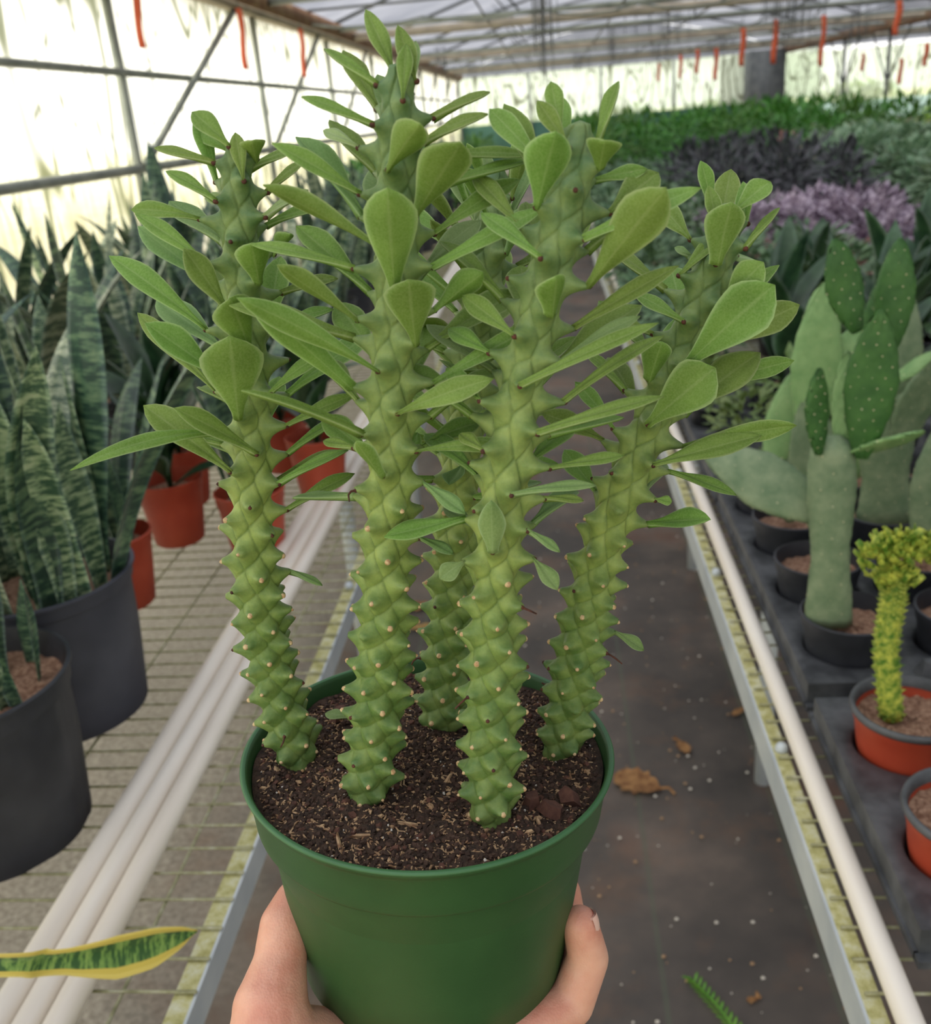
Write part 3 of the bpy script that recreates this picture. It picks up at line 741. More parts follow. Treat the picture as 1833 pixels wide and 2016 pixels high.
    tag(sc_.build('leaf_scars', [M['scar'], M['bract']], so), kind='stuff')
    return so, tips
YG = {'young': 1}
H1 = [(437,778,292,655,62,-.01),(403,662,215,510,46,0),(400,470,263,432,32,0),(405,357,297,310,25,0),(390,412,310,345,28,.0),(495,812,465,655,112,-.02,{'peak':.72,'bend':.0,'fold':.1,'roll':0}),
 (470,705,440,590,78,-.02),(472,895,325,803,48,-.02),(443,905,278,785,54,-.0),(455,872,153,935,34,-.035,{'bend':.18,'base':.3,'peak':.5}),
 (425,610,352,488,55,-.01),(415,570,270,445,34,.0),(420,720,270,590,36,.01),(475,530,477,465,64,-.016,{'base':.3}),(497,335,490,288,46,-.01,{'base':.3}),
 (440,300,373,226,42,0),(430,315,380,262,34,.0),(465,300,455,232,30,0),(485,298,538,225,42,0),(540,312,605,283,22,0),(445,385,390,385,22,0,YG),
 (533,745,640,680,30,0),(545,815,690,765,30,.0),(570,855,680,800,26,.0),(560,882,690,850,30,0),(535,940,675,885,28,0),(580,950,705,905,30,.005),(570,955,685,985,30,0),(560,1133,628,1157,18,0,{'dull':1}),
 (520,330,600,290,24,.0),(530,380,610,350,26,0,YG),(540,430,640,400,26,0),(545,600,660,560,30,0),(545,660,650,620,30,0),(520,520,560,470,34,-.01)]
H2 = [(722,768,505,590,58,-.03,{'base':.4}),(700,855,470,768,34,-.03,{'base':.4}),(690,735,440,588,46,-.03),(706,648,548,530,42,-.02),(672,590,483,512,30,0),(672,500,483,372,42,-.02),(655,378,510,280,40,-.01),
 (680,240,568,188,28,0),(725,170,632,98,30,0),(690,400,645,215,76,-.02,{'peak':.55}),(738,592,742,372,98,-.03,{'roll':0,'peak':.7}),(795,485,895,308,95,-.025,{'peak':.72}),(778,372,835,262,66,-.02),(775,702,780,562,92,-.02,{'roll':0,'peak':.75}),
 (750,132,708,12,36,0,{'peak':.5}),(772,142,757,40,36,0,{'peak':.5}),(800,150,803,62,30,0),(810,158,888,72,60,-.01),(828,150,902,66,24,0),(762,225,752,178,56,-.015,{'base':.35}),
 (855,202,964,166,28,0),(858,243,972,205,32,0),(870,290,1055,297,30,0),(905,335,1062,300,32,.01),(855,525,1072,408,40,-.01,{'base':.35}),(880,425,1035,335,40,0),(830,602,937,530,52,-.01),(828,735,1075,617,38,-.01,{'base':.3}),
 (800,828,980,752,46,-.01),(838,857,1025,862,28,-.005,{'roll':.6}),(757,918,703,858,36,-.012,{'base':.4}),(815,948,905,1010,32,-.005,{'dull':1}),(822,1038,890,1080,24,-.002,{'dull':1}),(640,340,560,290,26,.01,YG),(690,300,630,262,24,.01,YG),
 (700,190,640,170,22,.01,YG),(830,300,790,236,24,.01,YG),(720,905,650,880,26,.01),(850,640,960,600,30,.01)]
H4 = [(1085,442,1110,276,86,-.02,{'peak':.62,'roll':0}),(1160,352,1178,288,64,-.012,{'base':.35}),(1105,556,1282,365,92,-.03,{'peak':.72}),(1205,322,1332,260,44,-.005),(1155,532,1382,400,44,-.01,{'base':.35}),(1125,640,1332,520,36,-.01,{'base':.35}),
 (1125,675,1270,603,26,0,{'dull':1}),(1080,762,1325,636,32,-.012,{'base':.35}),(1100,800,1300,665,28,.0,{'base':.4}),(1075,835,1315,770,32,-.005,{'base':.4}),(1025,870,1185,860,30,0),(1075,890,1225,880,24,0),(1040,940,1190,938,26,0,{'dull':1}),(1050,950,1137,970,20,.002),
 (1035,1052,1100,1090,20,0,{'dull':1}),(1025,1108,1083,1165,34,-.004,{'dull':1}),(1110,275,1053,190,34,0),(1130,252,1100,155,34,0),(1137,250,1127,178,28,.0),(1150,256,1216,178,56,-.008),(1065,622,1083,545,62,-.014,{'base':.4}),
 (1050,292,955,195,44,.005),(960,1062,962,972,50,-.008,{'dull':1,'base':.4,'peak':.5}),(940,1073,880,1122,36,-.002,{'dull':1}),(1040,420,940,330,40,.01),(1030,470,930,400,40,.01),(1000,620,905,560,40,.015),(995,700,900,650,36,.015),(985,780,900,720,34,.015),
 (1200,350,1290,330,30,0),(1190,400,1290,330,60,.008),(1000,880,930,850,28,.01),(1050,330,920,240,50,.012),(1180,240,1240,262,20,.01,YG)]
H5 = [(1410,502,1440,388,74,-.012,{'base':.35,'peak':.7}),(1450,442,1520,370,46,0),(1405,412,1395,348,32,0,{'peak':.5}),(1440,402,1446,338,34,0,{'peak':.5}),(1470,462,1535,395,22,0),(1490,485,1638,452,32,0),(1400,592,1490,510,60,-.01),(1380,702,1542,550,96,-.02,{'peak':.75}),
 (1480,650,1606,582,56,0),(1440,690,1605,606,26,0,{'base':.3}),(1390,722,1562,690,36,0,{'roll':.5}),(1500,762,1622,685,36,.005),(1310,872,1427,742,90,-.015,{'peak':.78}),(1400,802,1522,690,74,.0),(1370,855,1580,825,40,-.003,{'roll':.5}),(1340,902,1526,850,48,0),
 (1322,938,1452,980,28,0),(1330,522,1425,445,30,0),(1270,950,1312,970,20,0),(1310,742,1320,670,54,-.012,{'base':.4}),(1190,1232,1256,1275,26,0,{'dull':1}),(1330,640,1240,580,30,.01),(1290,700,1190,640,34,.01),(1260,780,1170,700,30,.01),(1240,820,1150,740,30,.01),
 (1360,470,1300,400,40,.01),(1480,420,1560,400,20,.0),(1380,470,1350,455,18,0,YG),(1380,500,1340,485,18,0,YG),(1470,500,1512,532,20,.005,YG),(1350,430,1290,370,34,.012)]
S1, _ = make_stem([(588,1492),(540,1340),(512,1200),(498,1050),(497,900),(492,760),(482,600),(470,440),(466,300),(465,285)], 0, .0080, .0062, .3, 1, H1, .40)
S2, _ = make_stem([(722,1566),(742,1400),(752,1250),(760,1100),(768,950),(770,780),(778,600),(785,430),(785,280),(785,150),(786,132)], .0, .0083, .0064, 1.2, 2, H2, .42)
S4, _ = make_stem([(968,1602),(966,1450),(970,1300),(975,1150),(990,1000),(1015,820),(1050,660),(1090,500),(1122,380),(1140,265),(1142,245)], 0, .0084, .0064, 2.3, 3, H4, .40)
S5, _ = make_stem([(1105,1475),(1128,1340),(1155,1200),(1195,1050),(1245,920),(1295,800),(1345,680),(1392,560),(1425,460),(1436,405)], 0, .0081, .0064, .9, 4, H5, .42)
S3, _ = make_stem([(868,1432),(880,1300),(890,1150),(900,1000),(915,850),(935,700),(955,540),(970,400),(978,330)], .02, .0084, .0066, 4.0, 5, [], .40, back_only=False, leafcap=1.0)

# fallen leaflet on the soil beside the second stem
v_, f_, at = leaf_mesh(soil_hit(690, 1412, .003), soil_hit(640, 1405, .003), .0085, .02, 0, .1)
MB().add(v_, f_, 0, at).build('fallen_leaf', M['leaf_dull'], HERO).matrix_parent_inverse = Matrix.Translation(-HERO.location)

# ================================================================== HAND
def capsule(mb, a, b, ra, rb, n=16, m_=6):
    a, b = Vector(a), Vector(b); T = (b-a).normalized(); ref = Vector((0, 0, 1)) if abs(T.z) < .9 else Vector((1, 0, 0))
    u = T.cross(ref).normalized(); v = T.cross(u); rings = []
    for i in range(m_+1): q = -PI/2+PI/2*i/m_; rings.append((a+T*(ra*math.sin(q)), max(1e-5, ra*math.cos(q))))
    for i in range(m_+1): q = PI/2*i/m_; rings.append((b+T*(rb*math.sin(q)), max(1e-5, rb*math.cos(q))))
    vs_ = [c+(u*math.cos(2*PI*k/n)+v*math.sin(2*PI*k/n))*r for c, r in rings for k in range(n)]
    fs = [(i*n+k, i*n+(k+1) % n, (i+1)*n+(k+1) % n, (i+1)*n+k) for i in range(len(rings)-1) for k in range(n)]
    fs += [tuple(range(n-1, -1, -1)), tuple(range((len(rings)-1)*n, len(rings)*n))]
    mb.add(vs_, fs)
def D(px, py, t): return dep(px, py, t)
BC = C0-PN*.1100
def under(x, y, z): return BC+PA*x+PB*y+PN*z
HD = MB()
thumb = [(D(582, 1775, .437), .0098), (D(560, 1822, .430), .0112), (D(552, 1890, .424), .0118), (D(533, 1985, .413), .0165), (D(540, 2090, .405), .023)]
palmc = under(-.012, -.022, -.020)
def chain(ch_):
    for (a, ra), (b, rb) in zip(ch_, ch_[1:]): capsule(HD, a, b, ra, rb)
chain(thumb+[(under(-.035, -.045, -.026), .020)])
wrist = under(-.03, -.10, -.055)
chain([(under(-.035, -.045, -.024), .020), (wrist+PA*-.012, .023)]); chain([(under(.015, -.04, -.024), .018), (wrist+PA*.014, .022)])
chain([(wrist, .026), (under(-.05, -.22, -.16), .036)])
# palm heads and fingers: index is the farthest from the camera, the little finger the nearest
fing = [
 [(under(-.012, .030, -.016), .0115), (under(.028, .050, -.012), .0098), (under(.056, .052, .016), .0088), (under(.060, .050, .038), .0078)],
 [(under(.008, .018, -.018), .0120), (under(.046, .034, -.014), .0100), (D(1125, 1850, .462), .0088), (D(1112, 1755, .462), .0078)],
 [(under(.018, .000, -.018), .0118), (D(1010, 2045, .425), .0100), (D(1125, 1975, .442), .0104), (D(1158, 1885, .440), .0096), (D(1143, 1818, .434), .0082)],
 [(under(.020, -.020, -.018), .0108), (under(.050, -.018, -.012), .0088), (under(.0715, -.014, .002), .0078), (under(.073, -.012, .010), .0070)],
]
for f_ in fing:
    chain(f_)
    chain([f_[0], (palmc, .019)]); chain([f_[0], (wrist, .018)])
for (x, y) in ((-.03, .0), (-.03, .02), (-.01, .0), (.0, -.03)): chain([(under(x, y, -.020), .0175), (palmc, .019)])
# thin pads below the crease
hand = HD.build('person', M['skin'])
rm = hand.modifiers.new('remesh', 'REMESH'); rm.mode = 'VOXEL'; rm.voxel_size = .0013; rm.use_smooth_shade = True
smo = hand.modifiers.new('smooth', 'SMOOTH'); smo.factor = .5; smo.iterations = 9
tag(hand, "person's bare left hand cupping the green pot from below, thumb and fingertips showing", 'person')
def nail(c, d, nrm, L, Wd):
    d = d.normalized(); nrm = (nrm-d*nrm.dot(d)).normalized(); s_ = d.cross(nrm); m_ = MB(); n = 7
    vs_ = []
    for lay in (0, -.0009):
        for i in range(n):
            for k in range(n):
                t = i/(n-1)*2-1; u = k/(n-1)*2-1; ww = Wd/2*(1-.25*max(0, t)**3)
                vs_.append(c+d*(t*L/2)+s_*(u*ww)+nrm*(lay-.0016*u*u-.0006*t*t))
    q = n*n
    fs = [(i*n+k, i*n+k+1, (i+1)*n+k+1, (i+1)*n+k) for i in range(n-1) for k in range(n-1)]+[(q+i*n+k, q+(i+1)*n+k, q+(i+1)*n+k+1, q+i*n+k+1) for i in range(n-1) for k in range(n-1)]
    m_.add(vs_, fs); return m_.build('fingernail', M['nail'], hand)
nt_ = fing[2][-1][0]; dd_ = (fing[2][-1][0]-fing[2][-2][0])
_r = (RM @ Vector((1, 0, .15))); nail(nt_+_r.normalized()*.0086+dd_.normalized()*.0015, dd_, _r, .0100, .0085)
# ================================================================== LEFT BENCH PLANTS
def nursery_pot(parent, r_top, r_bot, h, mat, soilmat, rimh=.02, ribs=False, soil_drop=.025):
    p = MB(); n = 64 if not ribs else 96
    prof = [(.0, .002), (r_bot*.93, .0), (r_bot, .004), (r_bot+(r_top-r_bot)*.55, h*.55), (r_top*.955, h-rimh), (r_top*.985, h-rimh+.002), (r_top, h-.003), (r_top*1.03, h-.001), (r_top*1.03, h+.002), (r_top*.99, h+.003), (r_top*.95, h-.01), (r_top*.90, h-soil_drop-.01), (.0, h-soil_drop-.015)]
    p.lathe(prof, n)
    if ribs:
        nv = []
        for i, v in enumerate(p.v):
            pi, k = divmod(i, n)
            if 1 <= pi <= 4 and (k//4) % 3 == 0: f = .985; v = (v[0]*f, v[1]*f, v[2])
            nv.append(v)
        p.v = nv
    o = sharp(p.build('pot', mat, parent), 45)
    s = MB(); nr = 10; na = 40; vs_ = []
    for i in range(nr+1):
        for k in range(na):
            r = r_top*.93*i/nr; a = 2*PI*k/na; vs_.append((r*math.cos(a), r*math.sin(a), h-soil_drop+random.gauss(0, .0018)))
    s.add(vs_, [(i*na+k, i*na+(k+1) % na, (i+1)*na+(k+1) % na, (i+1)*na+k) for i in range(nr) for k in range(na)]); s.build('soil', soilmat, parent)
    return o
def snake_leaf(L, Wd, seed, lean, twist=.8, nn=18):
    r = random.Random(seed); P, W, wd, tk = [], [], [], []
    for i in range(nn):
        t = i/(nn-1); z = L*t*math.cos(lean*t); x = L*t*math.sin(lean*(.4+.6*t)); P.append(Vector((x, .01*math.sin(t*5+seed)*t, z)))
        a = twist*t+r.random()*0; W.append(Vector((math.sin(a)*.3, 1, 0)).normalized() if seed % 2 else Vector((math.sin(a), math.cos(a), 0)))
        f = .5+.5*min(1, t/.45) if t < .5 else 1-((t-.5)/.5)**2.4; wd.append(max(.0008, Wd/2*f)); tk.append(.0045*(1-.6*t))
    return strip(P, wd, W, .004, .35, 3, tk, .1)
SNL = {}
for k in range(9):
    v_, f_, at = snake_leaf(.32+.035*k, .050+.0024*k, k, [.05, .14, .25, .34, .12, .5, .2, .62, .1][k], [.3, 1.1, -.8, .6, 1.6, -.4, .9, .5, -1.2][k])
    for mt in ('snake', 'snake_dark', 'snake_pale', 'snake_yellow'):
        m_ = MB().add(v_, f_, 0, at); o = m_.build('leaf', M[mt]); SNL[(k, mt)] = o.data; bpy.data.objects.remove(o)
def snake_plant(loc, label, potargs, nleaf, rad, mats, smin, smax, seed, group=None, z0=None, ks=range(9)):
    r = random.Random(seed); e = empty('snake_plant', loc, label, 'snake plant', group)
    nursery_pot(e, *potargs); z0 = potargs[2]-.03
    for i in range(nleaf):
        a = 2*PI*i/nleaf+r.uniform(-.3, .3); rr_ = rad*math.sqrt(r.random()); k = r.choice(list(ks)); mt = r.choice(mats)
        o = bpy.data.objects.new('leaf', SNL[(k, mt)]); COL.objects.link(o); o.parent = e
        o.location = (rr_*math.cos(a), rr_*math.sin(a), z0); o.rotation_euler = (r.gauss(0, .06), r.gauss(0, .06), a+r.gauss(0, .4)); s = r.uniform(smin, smax); o.scale = (1, 1, 1) if False else (s, min(1.15, s*1.1), s)
    return e
snake_plant((-.648, .838, ZB+.006), 'snake plant with short leaves in ribbed black pot, nearest on the left bench', (.112, .095, .200, M['black_pot'], M['cocosoil'], .025, True), 13, .085, ['snake', 'snake_dark'], .34, .62, 21)
snake_plant((-.682, 1.085, ZB+.006), 'tall banded snake plant in dark grey round pot, behind the nearest black pot', (.118, .100, .205, M['grey_pot'], M['cocosoil'], .02), 26, .095, ['snake', 'snake_dark', 'snake', 'snake_pale'], .66, .92, 22)
snake_plant((-.95, .97, ZB+.006), 'tall dark snake plant at the left edge of the picture, beside the grey pot', (.108, .094, .185, M['black_pot'], M['cocosoil'], .02), 20, .095, ['snake_dark', 'snake_dark', 'snake'], .8, 1.05, 23)
RP = (.062, .047, .125, M['red_pot'], M['cocosoil'], .02)
rp = [(-.735, 1.40, 'in a terracotta red pot touching the grey pot'), (-.735, 1.66, 'in a terracotta red pot, second behind the grey pot'), (-.79, 1.86, 'in a terracotta red pot half hidden behind another red pot'),
      (-.555, 1.58, 'in a terracotta red pot behind the first knobbly stem'), (-.50, 1.88, 'in a terracotta red pot close to the pipes'), (-.62, 2.05, 'in a terracotta red pot, farthest of the red pots')]
def broad_plant(loc, label, seed, mat, potargs, n=16, L=.16, Wd=.06, group=None, cat='potted plant', name='leafy_plant', el=(20, 75), base=.1):
    r = random.Random(seed); e = empty(name, loc, label, cat, group); nursery_pot(e, *potargs); z0 = potargs[2]-.02
    MB().tube([(0, 0, z0-.01), (.006, .004, z0+L*.5), (0, 0, z0+L*.9)], .005, 6).build('stalk', mat, e)
    for i in range(n):
        a = i*GA; q = math.radians(r.uniform(*el)); zz = z0+L*.9*(i/n); d = Vector((math.cos(a)*math.cos(q), math.sin(a)*math.cos(q), math.sin(q)))
        v_, f_, at = leaf_mesh(Vector((0, 0, zz)), Vector((0, 0, zz))+d*L*r.uniform(.7, 1.2), Wd*r.uniform(.8, 1.1), .14, 0, .2, .0015, .5, 9, base, 2)
        MB().add(v_, f_, 0, at).build('leaf', mat, e)
    return e
for i, (x, y, lb) in enumerate(rp):
    if i in (0, 3): snake_plant((x, y, ZB+.006), 'small dark snake plant '+lb, RP, 8, .03, ['snake_dark', 'snake'], .55, .8, 30+i)
    else: broad_plant((x, y, ZB+.006), 'dark broad leaved plant '+lb, 30+i, M['f_deep'], RP, 18, .17, .07)
k = 0
for y in np.arange(1.45, 7.5, .36):
    for x in (-1.02, -1.38):
        if y > 4.2 and x == -1.38 and k % 2: k += 1; continue
        snake_plant((x+random.uniform(-.04, .04)+(.0 if y < 2.4 else .25 if x > -1.2 else .1), y+random.uniform(-.05, .05), ZB+.006), 'tall snake plant in the dense row along the back of the left bench', (.1, .088, .17, M['black_pot'], M['cocosoil'], .02), 13, .085, ['snake_dark', 'snake_pale', 'snake', 'snake_dark'], .68, .92 if y < 3 else 1.0, 100+k, 'snake plants along the back of the left bench'); k += 1
# foreground variegated leaf reaching in from the left
ve = empty('variegated_snake_plant', (-.66, .50, ZB+.006), 'yellow edged snake plant, one leaf reaching over the pipes', 'snake plant')
nursery_pot(ve, .07, .06, .13, M['black_pot'], M['cocosoil'])
def vleaf(pts, wds, roll=0, W0=None):
    cur = catmull([Vector(p) for p in pts], 6); n = len(cur); P, W, wd, tk = [], [], [], []
    for i, p in enumerate(cur):
        t = i/(n-1); P.append(p-ve.location); W.append(W0); wd.append(float(np.interp(t, [q[0] for q in wds], [q[1] for q in wds]))); tk.append(.003)
    v_, f_, at = strip(P, wd, W, .003, .3, 4, tk, .1); MB().add(v_, f_, 0, at).build('leaf', M['snake_yellow'], ve)
vw = (ony(200, 1920, .60)-ony(200, 1820, .60)).normalized()
vleaf([(-.66, .50, .90), (-.60, .52, .93), ony(0, 1893, .55), ony(95, 1888, .57), ony(210, 1875, .59), ony(310, 1852, .61), ony(388, 1832, .63)], [(0, .014), (.4, .013), (.55, .015), (.70, .026), (.82, .024), (.93, .013), (1, .0006)], W0=vw)
for a, l in ((.5, .25), (2.2, .3), (3.6, .22), (4.8, .28)):
    v_, f_, at = snake_leaf(l, .04, int(a*10), .15); m_ = MB().add([Matrix.Rotation(a, 3, 'Z') @ Vector(p) + Vector((.02*math.cos(a), .02*math.sin(a), .1)) for p in v_], f_, 0, at); m_.build('leaf', M['snake_yellow'], ve)

# ================================================================== RIGHT BENCH
def tray(x0, y0, nxc, nyc, px_, py_, label, rad):
    e = empty('plant_tray', (x0, y0, ZB+.006), label, 'tray'); m_ = MB(); zt = .048; W_, L_ = nxc*px_, nyc*py_
    n = 32
    # deck with round openings, built cell by cell, and tapering wells
    for i in range(nxc):
        for j in range(nyc):
            cx, cy = (i+.5)*px_, (j+.5)*py_; vs_ = []
            for k in range(n):
                a = 2*PI*k/n+PI/4; c, s_ = math.cos(a), math.sin(a); q = 1/max(abs(c), abs(s_)); vs_.append((cx+c*q*px_/2, cy+s_*q*py_/2, zt))
            for (r_, z_) in ((rad*1.04, zt), (rad, zt-.004), (rad*.93, .03), (rad*.86, .0), (.0, .002)):
                for k in range(n): a = 2*PI*k/n+PI/4; vs_.append((cx+math.cos(a)*r_, cy+math.sin(a)*r_, z_))
            m_.add(vs_, [(l*n+k, l*n+(k+1) % n, (l+1)*n+(k+1) % n, (l+1)*n+k) for l in range(5) for k in range(n)])
    m_.build('deck', M['tray'], e)
    for (a, b) in (((-.004, -.01, .02), (W_+.01, .0, zt)), ((-.004, L_, .02), (W_+.01, L_+.01, zt)), ((-.004, 0, .02), (0, L_, zt)), ((W_, 0, .02), (W_+.01, L_, zt))):
        MB().box(a, b).build('side_wall', M['tray'], e, smooth=False)
    for (a, b) in (((-.007, -.02, .014), (W_+.02, -.008, .022)), ((-.007, L_+.008, .014), (W_+.02, L_+.02, .022)), ((-.007, -.01, .014), (-.004, L_+.01, .022))):
        MB().box(a, b).build('flange', M['tray'], e, smooth=False)
    for i in range(1, nxc):
        for j in range(0, nyc+1):
            q = MB(); cx, cy = i*px_, j*py_; s_ = .013
            q.add([(cx-s_, cy-s_, zt), (cx+s_, cy-s_, zt), (cx+s_, cy+s_, zt), (cx-s_, cy+s_, zt), (cx-s_*.4, cy-s_*.4, zt+.022), (cx+s_*.4, cy-s_*.4, zt+.022), (cx+s_*.4, cy+s_*.4, zt+.022), (cx-s_*.4, cy+s_*.4, zt+.022)],
                  [(4, 5, 6, 7), (0, 1, 5, 4), (1, 2, 6, 5), (2, 3, 7, 6), (3, 0, 4, 7)]); q.build('peak', M['tray'], e, smooth=False)
    return e
tray(.292, 1.035, 4, 4, .138, .158, 'black moulded plastic tray holding the cactus pots', .056)
tray(.292, .655, 4, 2, .138, .165, 'black moulded plastic tray holding the red pots', .054)
tray(.292, 1.70, 4, 4, .138, .158, 'black moulded plastic tray behind the cactus tray', .056)
BP = (.0585, .046, .092, M['black_pot'], M['cocosoil'], .016, False, .02)
RP2 = (.0585, .045, .092, M['red_pot'], M['cocosoil'], .014, False, .016)
def pad(parent, base, tipp, wd, th, mat, nrm, name='pad', dots=0, seed=0, egg=.55):
    """flattened cactus joint from base to tip"""
    base, tipp = Vector(base), Vector(tipp); d = tipp-base; L = d.length; d.normalize(); nrm = Vector(nrm); nrm = (nrm-d*nrm.dot(d)).normalized(); s_ = d.cross(nrm); m_ = MB(); n, q = 20, 24
    r = random.Random(seed); vs_ = []
    def prof(t):
        if name == 'trunk': return .9+.1*math.sin(t*9+seed) if t < .9 else .9*max(.05, 1-((t-.9)/.1)**3*.75)
        return max(.03, math.sin(PI*min(1, max(0, t))**(.8))**.62*(.55+.45*min(1, t/egg)) )
    for i in range(n+1):
        t = i/n; f = prof(.03+.965*t)
        for k in range(q):
            a = 2*PI*k/q; w_ = wd/2*f*math.cos(a); h_ = th/2*min(1, f*1.4)*math.sin(a); b_ = .0012*math.sin(k*2.1+i*1.7+seed)
            vs_.append(base+d*(L*t)+s_*(w_+b_)+nrm*(h_+b_+.004*math.sin(t*3+seed)))
    fs = [(i*q+k, i*q+(k+1) % q, (i+1)*q+(k+1) % q, (i+1)*q+k) for i in range(n) for k in range(q)]+[tuple(range(q-1, -1, -1)), tuple(range(n*q, (n+1)*q))]
    m_.add(vs_, fs); o = m_.build(name, mat, parent)
    if dots:
        am = MB(); rows = int(L/dots)
        for i in range(1, rows):
            t = i/rows; f = prof(.03+.965*t); cols = max(2, int(wd*f/dots))
            for sd in (1, -1):
                for c in range(cols+1):
                    u = (c+(.5 if i % 2 else 0))/cols*2-1
                    if abs(u) > 1.0: continue
                    h_ = th/2*min(1, f*1.4)*math.sqrt(max(0, 1-u*u))
                    p = base+d*(L*t)+s_*(wd/2*f*u)+nrm*(sd*h_+.004*math.sin(t*3+seed)); rr_ = .0010; out = (nrm*sd*.8+s_*u*.7).normalized(); a = out.cross(d).normalized(); b = out.cross(a)
                    am.add([p+out*rr_*1.2]+[p-out*.0004+(a*math.cos(z*PI/3)+b*math.sin(z*PI/3))*rr_ for z in range(6)], [(0, 1+z, 1+(z+1) % 6) for z in range(6)])
        tag(am.build('areoles', M['areole'], o), kind='stuff')
    return o
def cactus_root(loc, label, group=None, name='grafted_cactus', pot=BP):
    e = empty(name, loc, label, 'cactus', group); nursery_pot(e, *pot); return e
def PX(e, px, py, Y): return ony(px, py, Y)-Vector(e.location)
ZT = ZB+.009
n0 = (-.15, -1, .1)
c1 = cactus_root((.358, 1.112, ZT), 'tall branching prickly pear with dotted dark green pads, in front black pot')
Y1 = 1.108
pad(c1, PX(c1, 1630, 1225, Y1), PX(c1, 1640, 860, Y1), .056, .030, M['pad_grey'], n0, 'trunk', .02, 1, .3)
pad(c1, PX(c1, 1695, 900, Y1-.01), PX(c1, 1735, 612, Y1-.03), .060, .014, M['pad_dark'], (-.3, -1, 0), 'pad', .0125, 2)
pad(c1, PX(c1, 1612, 895, Y1-.012), PX(c1, 1614, 725, Y1-.02), .033, .012, M['pad_dark'], (.5, -1, 0), 'pad', .0105, 3)
pad(c1, PX(c1, 1690, 655, Y1-.0), PX(c1, 1640, 470, Y1-.0), .046, .014, M['pad_dark'], (.3, -1, 0), 'pad', .0125, 4)
pad(c1, PX(c1, 1750, 700, Y1+.03), PX(c1, 1772, 468, Y1+.04), .046, .014, M['pad_dark'], (-.2, -1, 0), 'pad', .0125, 5)
pad(c1, PX(c1, 1640, 1020, Y1+.02), PX(c1, 1385, 885, Y1+.08), .075, .014, M['pad_grey'], (-.2, -1, .5), 'pad', .022, 6)
pad(c1, PX(c1, 1640, 1040, Y1+.04), PX(c1, 1490, 905, Y1+.10), .05, .012, M['pad_grey'], (-.3, -1, .8), 'pad', .022, 7)
pad(c1, PX(c1, 1665, 905, Y1), PX(c1, 1818, 842, Y1-.03), .05, .008, M['pad_pale'], (.3, .35, 1), 'pad', .02, 8)
pad(c1, PX(c1, 1655, 900, Y1+.01), PX(c1, 1668, 690, Y1+.02), .034, .010, M['pad_pale'], (-.8, -1, 0), 'pad', 0, 9)
c2 = cactus_root((.360, 1.272, ZT), 'prickly pear with tall pale green pads, in the black pot behind the front one')
pad(c2, PX(c2, 1615, 1060, 1.27), PX(c2, 1592, 765, 1.28), .070, .016, M['pad_grey'], n0, 'pad', .02, 11)
pad(c2, PX(c2, 1592, 880, 1.28), PX(c2, 1622, 555, 1.28), .068, .014, M['pad_pale'], n0, 'pad', .022, 12)
pad(c2, PX(c2, 1640, 780, 1.29), PX(c2, 1690, 640, 1.30), .05, .010, M['pad_pale'], n0, 'pad', 0, 13)
c3 = cactus_root((.500, 1.43, ZT), 'stout grey trunked prickly pear in a black pot, second column of the tray')
pad(c3, PX(c3, 1740, 1030, 1.44), PX(c3, 1745, 770, 1.44), .085, .035, M['pad_grey'], n0, 'trunk', .02, 14, .3)
pad(c3, PX(c3, 1745, 830, 1.44), PX(c3, 1780, 560, 1.45), .08, .02, M['pad_grey'], n0, 'pad', .02, 15)
pad(c3, PX(c3, 1765, 900, 1.43), PX(c3, 1845, 700, 1.42), .07, .014, M['pad_grey'], (.4, -1, .2), 'pad', .02, 16)
pad(c3, PX(c3, 1745, 750, 1.36), PX(c3, 1850, 695, 1.33), .035, .008, M['pad_pale'], (.3, -.5, 1), 'pad', .02, 17)
c4 = cactus_root((.360, 1.43, ZT), 'low cactus in black pot at the tray edge, third along the aisle side')
pad(c4, (0, 0, .08), (-.02, .02, .16), .045, .014, M['pad_grey'], n0, 'pad', .02, 18)
c5 = cactus_root((.500, 1.114, ZT), 'dark green ribbed cactus column in the right hand black pot'); pad(c5, (0, 0, .09), (.01, 0, .36), .05, .04, M['pad_grey'], n0, 'trunk', .02, 19, .3)
c5['label'] = 'grey green cactus column in black pot beside the yellow crested plant'
c6 = cactus_root((.500, 1.272, ZT), 'cactus with rounded dull green pads in a black pot amid the tray')
pad(c6, (0, 0, .09), (.02, 0, .30), .07, .02, M['pad_grey'], n0, 'pad', .02, 20); pad(c6, (.02, 0, .26), (.05, 0, .46), .06, .016, M['pad_dark'], n0, 'pad', .0125, 21)
for i, (x, y) in enumerate(((.64, 1.114), (.64, 1.272), (.64, 1.43), (.50, 1.588), (.64, 1.588), (.36, 1.588))):
    c = cactus_root((x, y, ZT), 'green padded cactus in a black pot at the back of the cactus tray', 'cacti at the back of the tray')
    pad(c, (0, 0, .09), (.01*i-.02, 0, .28), .06, .018, M['pad_pale' if i % 2 else 'pad_grey'], n0, 'pad', .022, 30+i)
    if i < 5: pad(c, (.01*i-.02, 0, .25), (.02, .01, .42), .05, .014, M['pad_dark' if i % 2 else 'pad_grey'], n0, 'pad', .0135, 40+i)
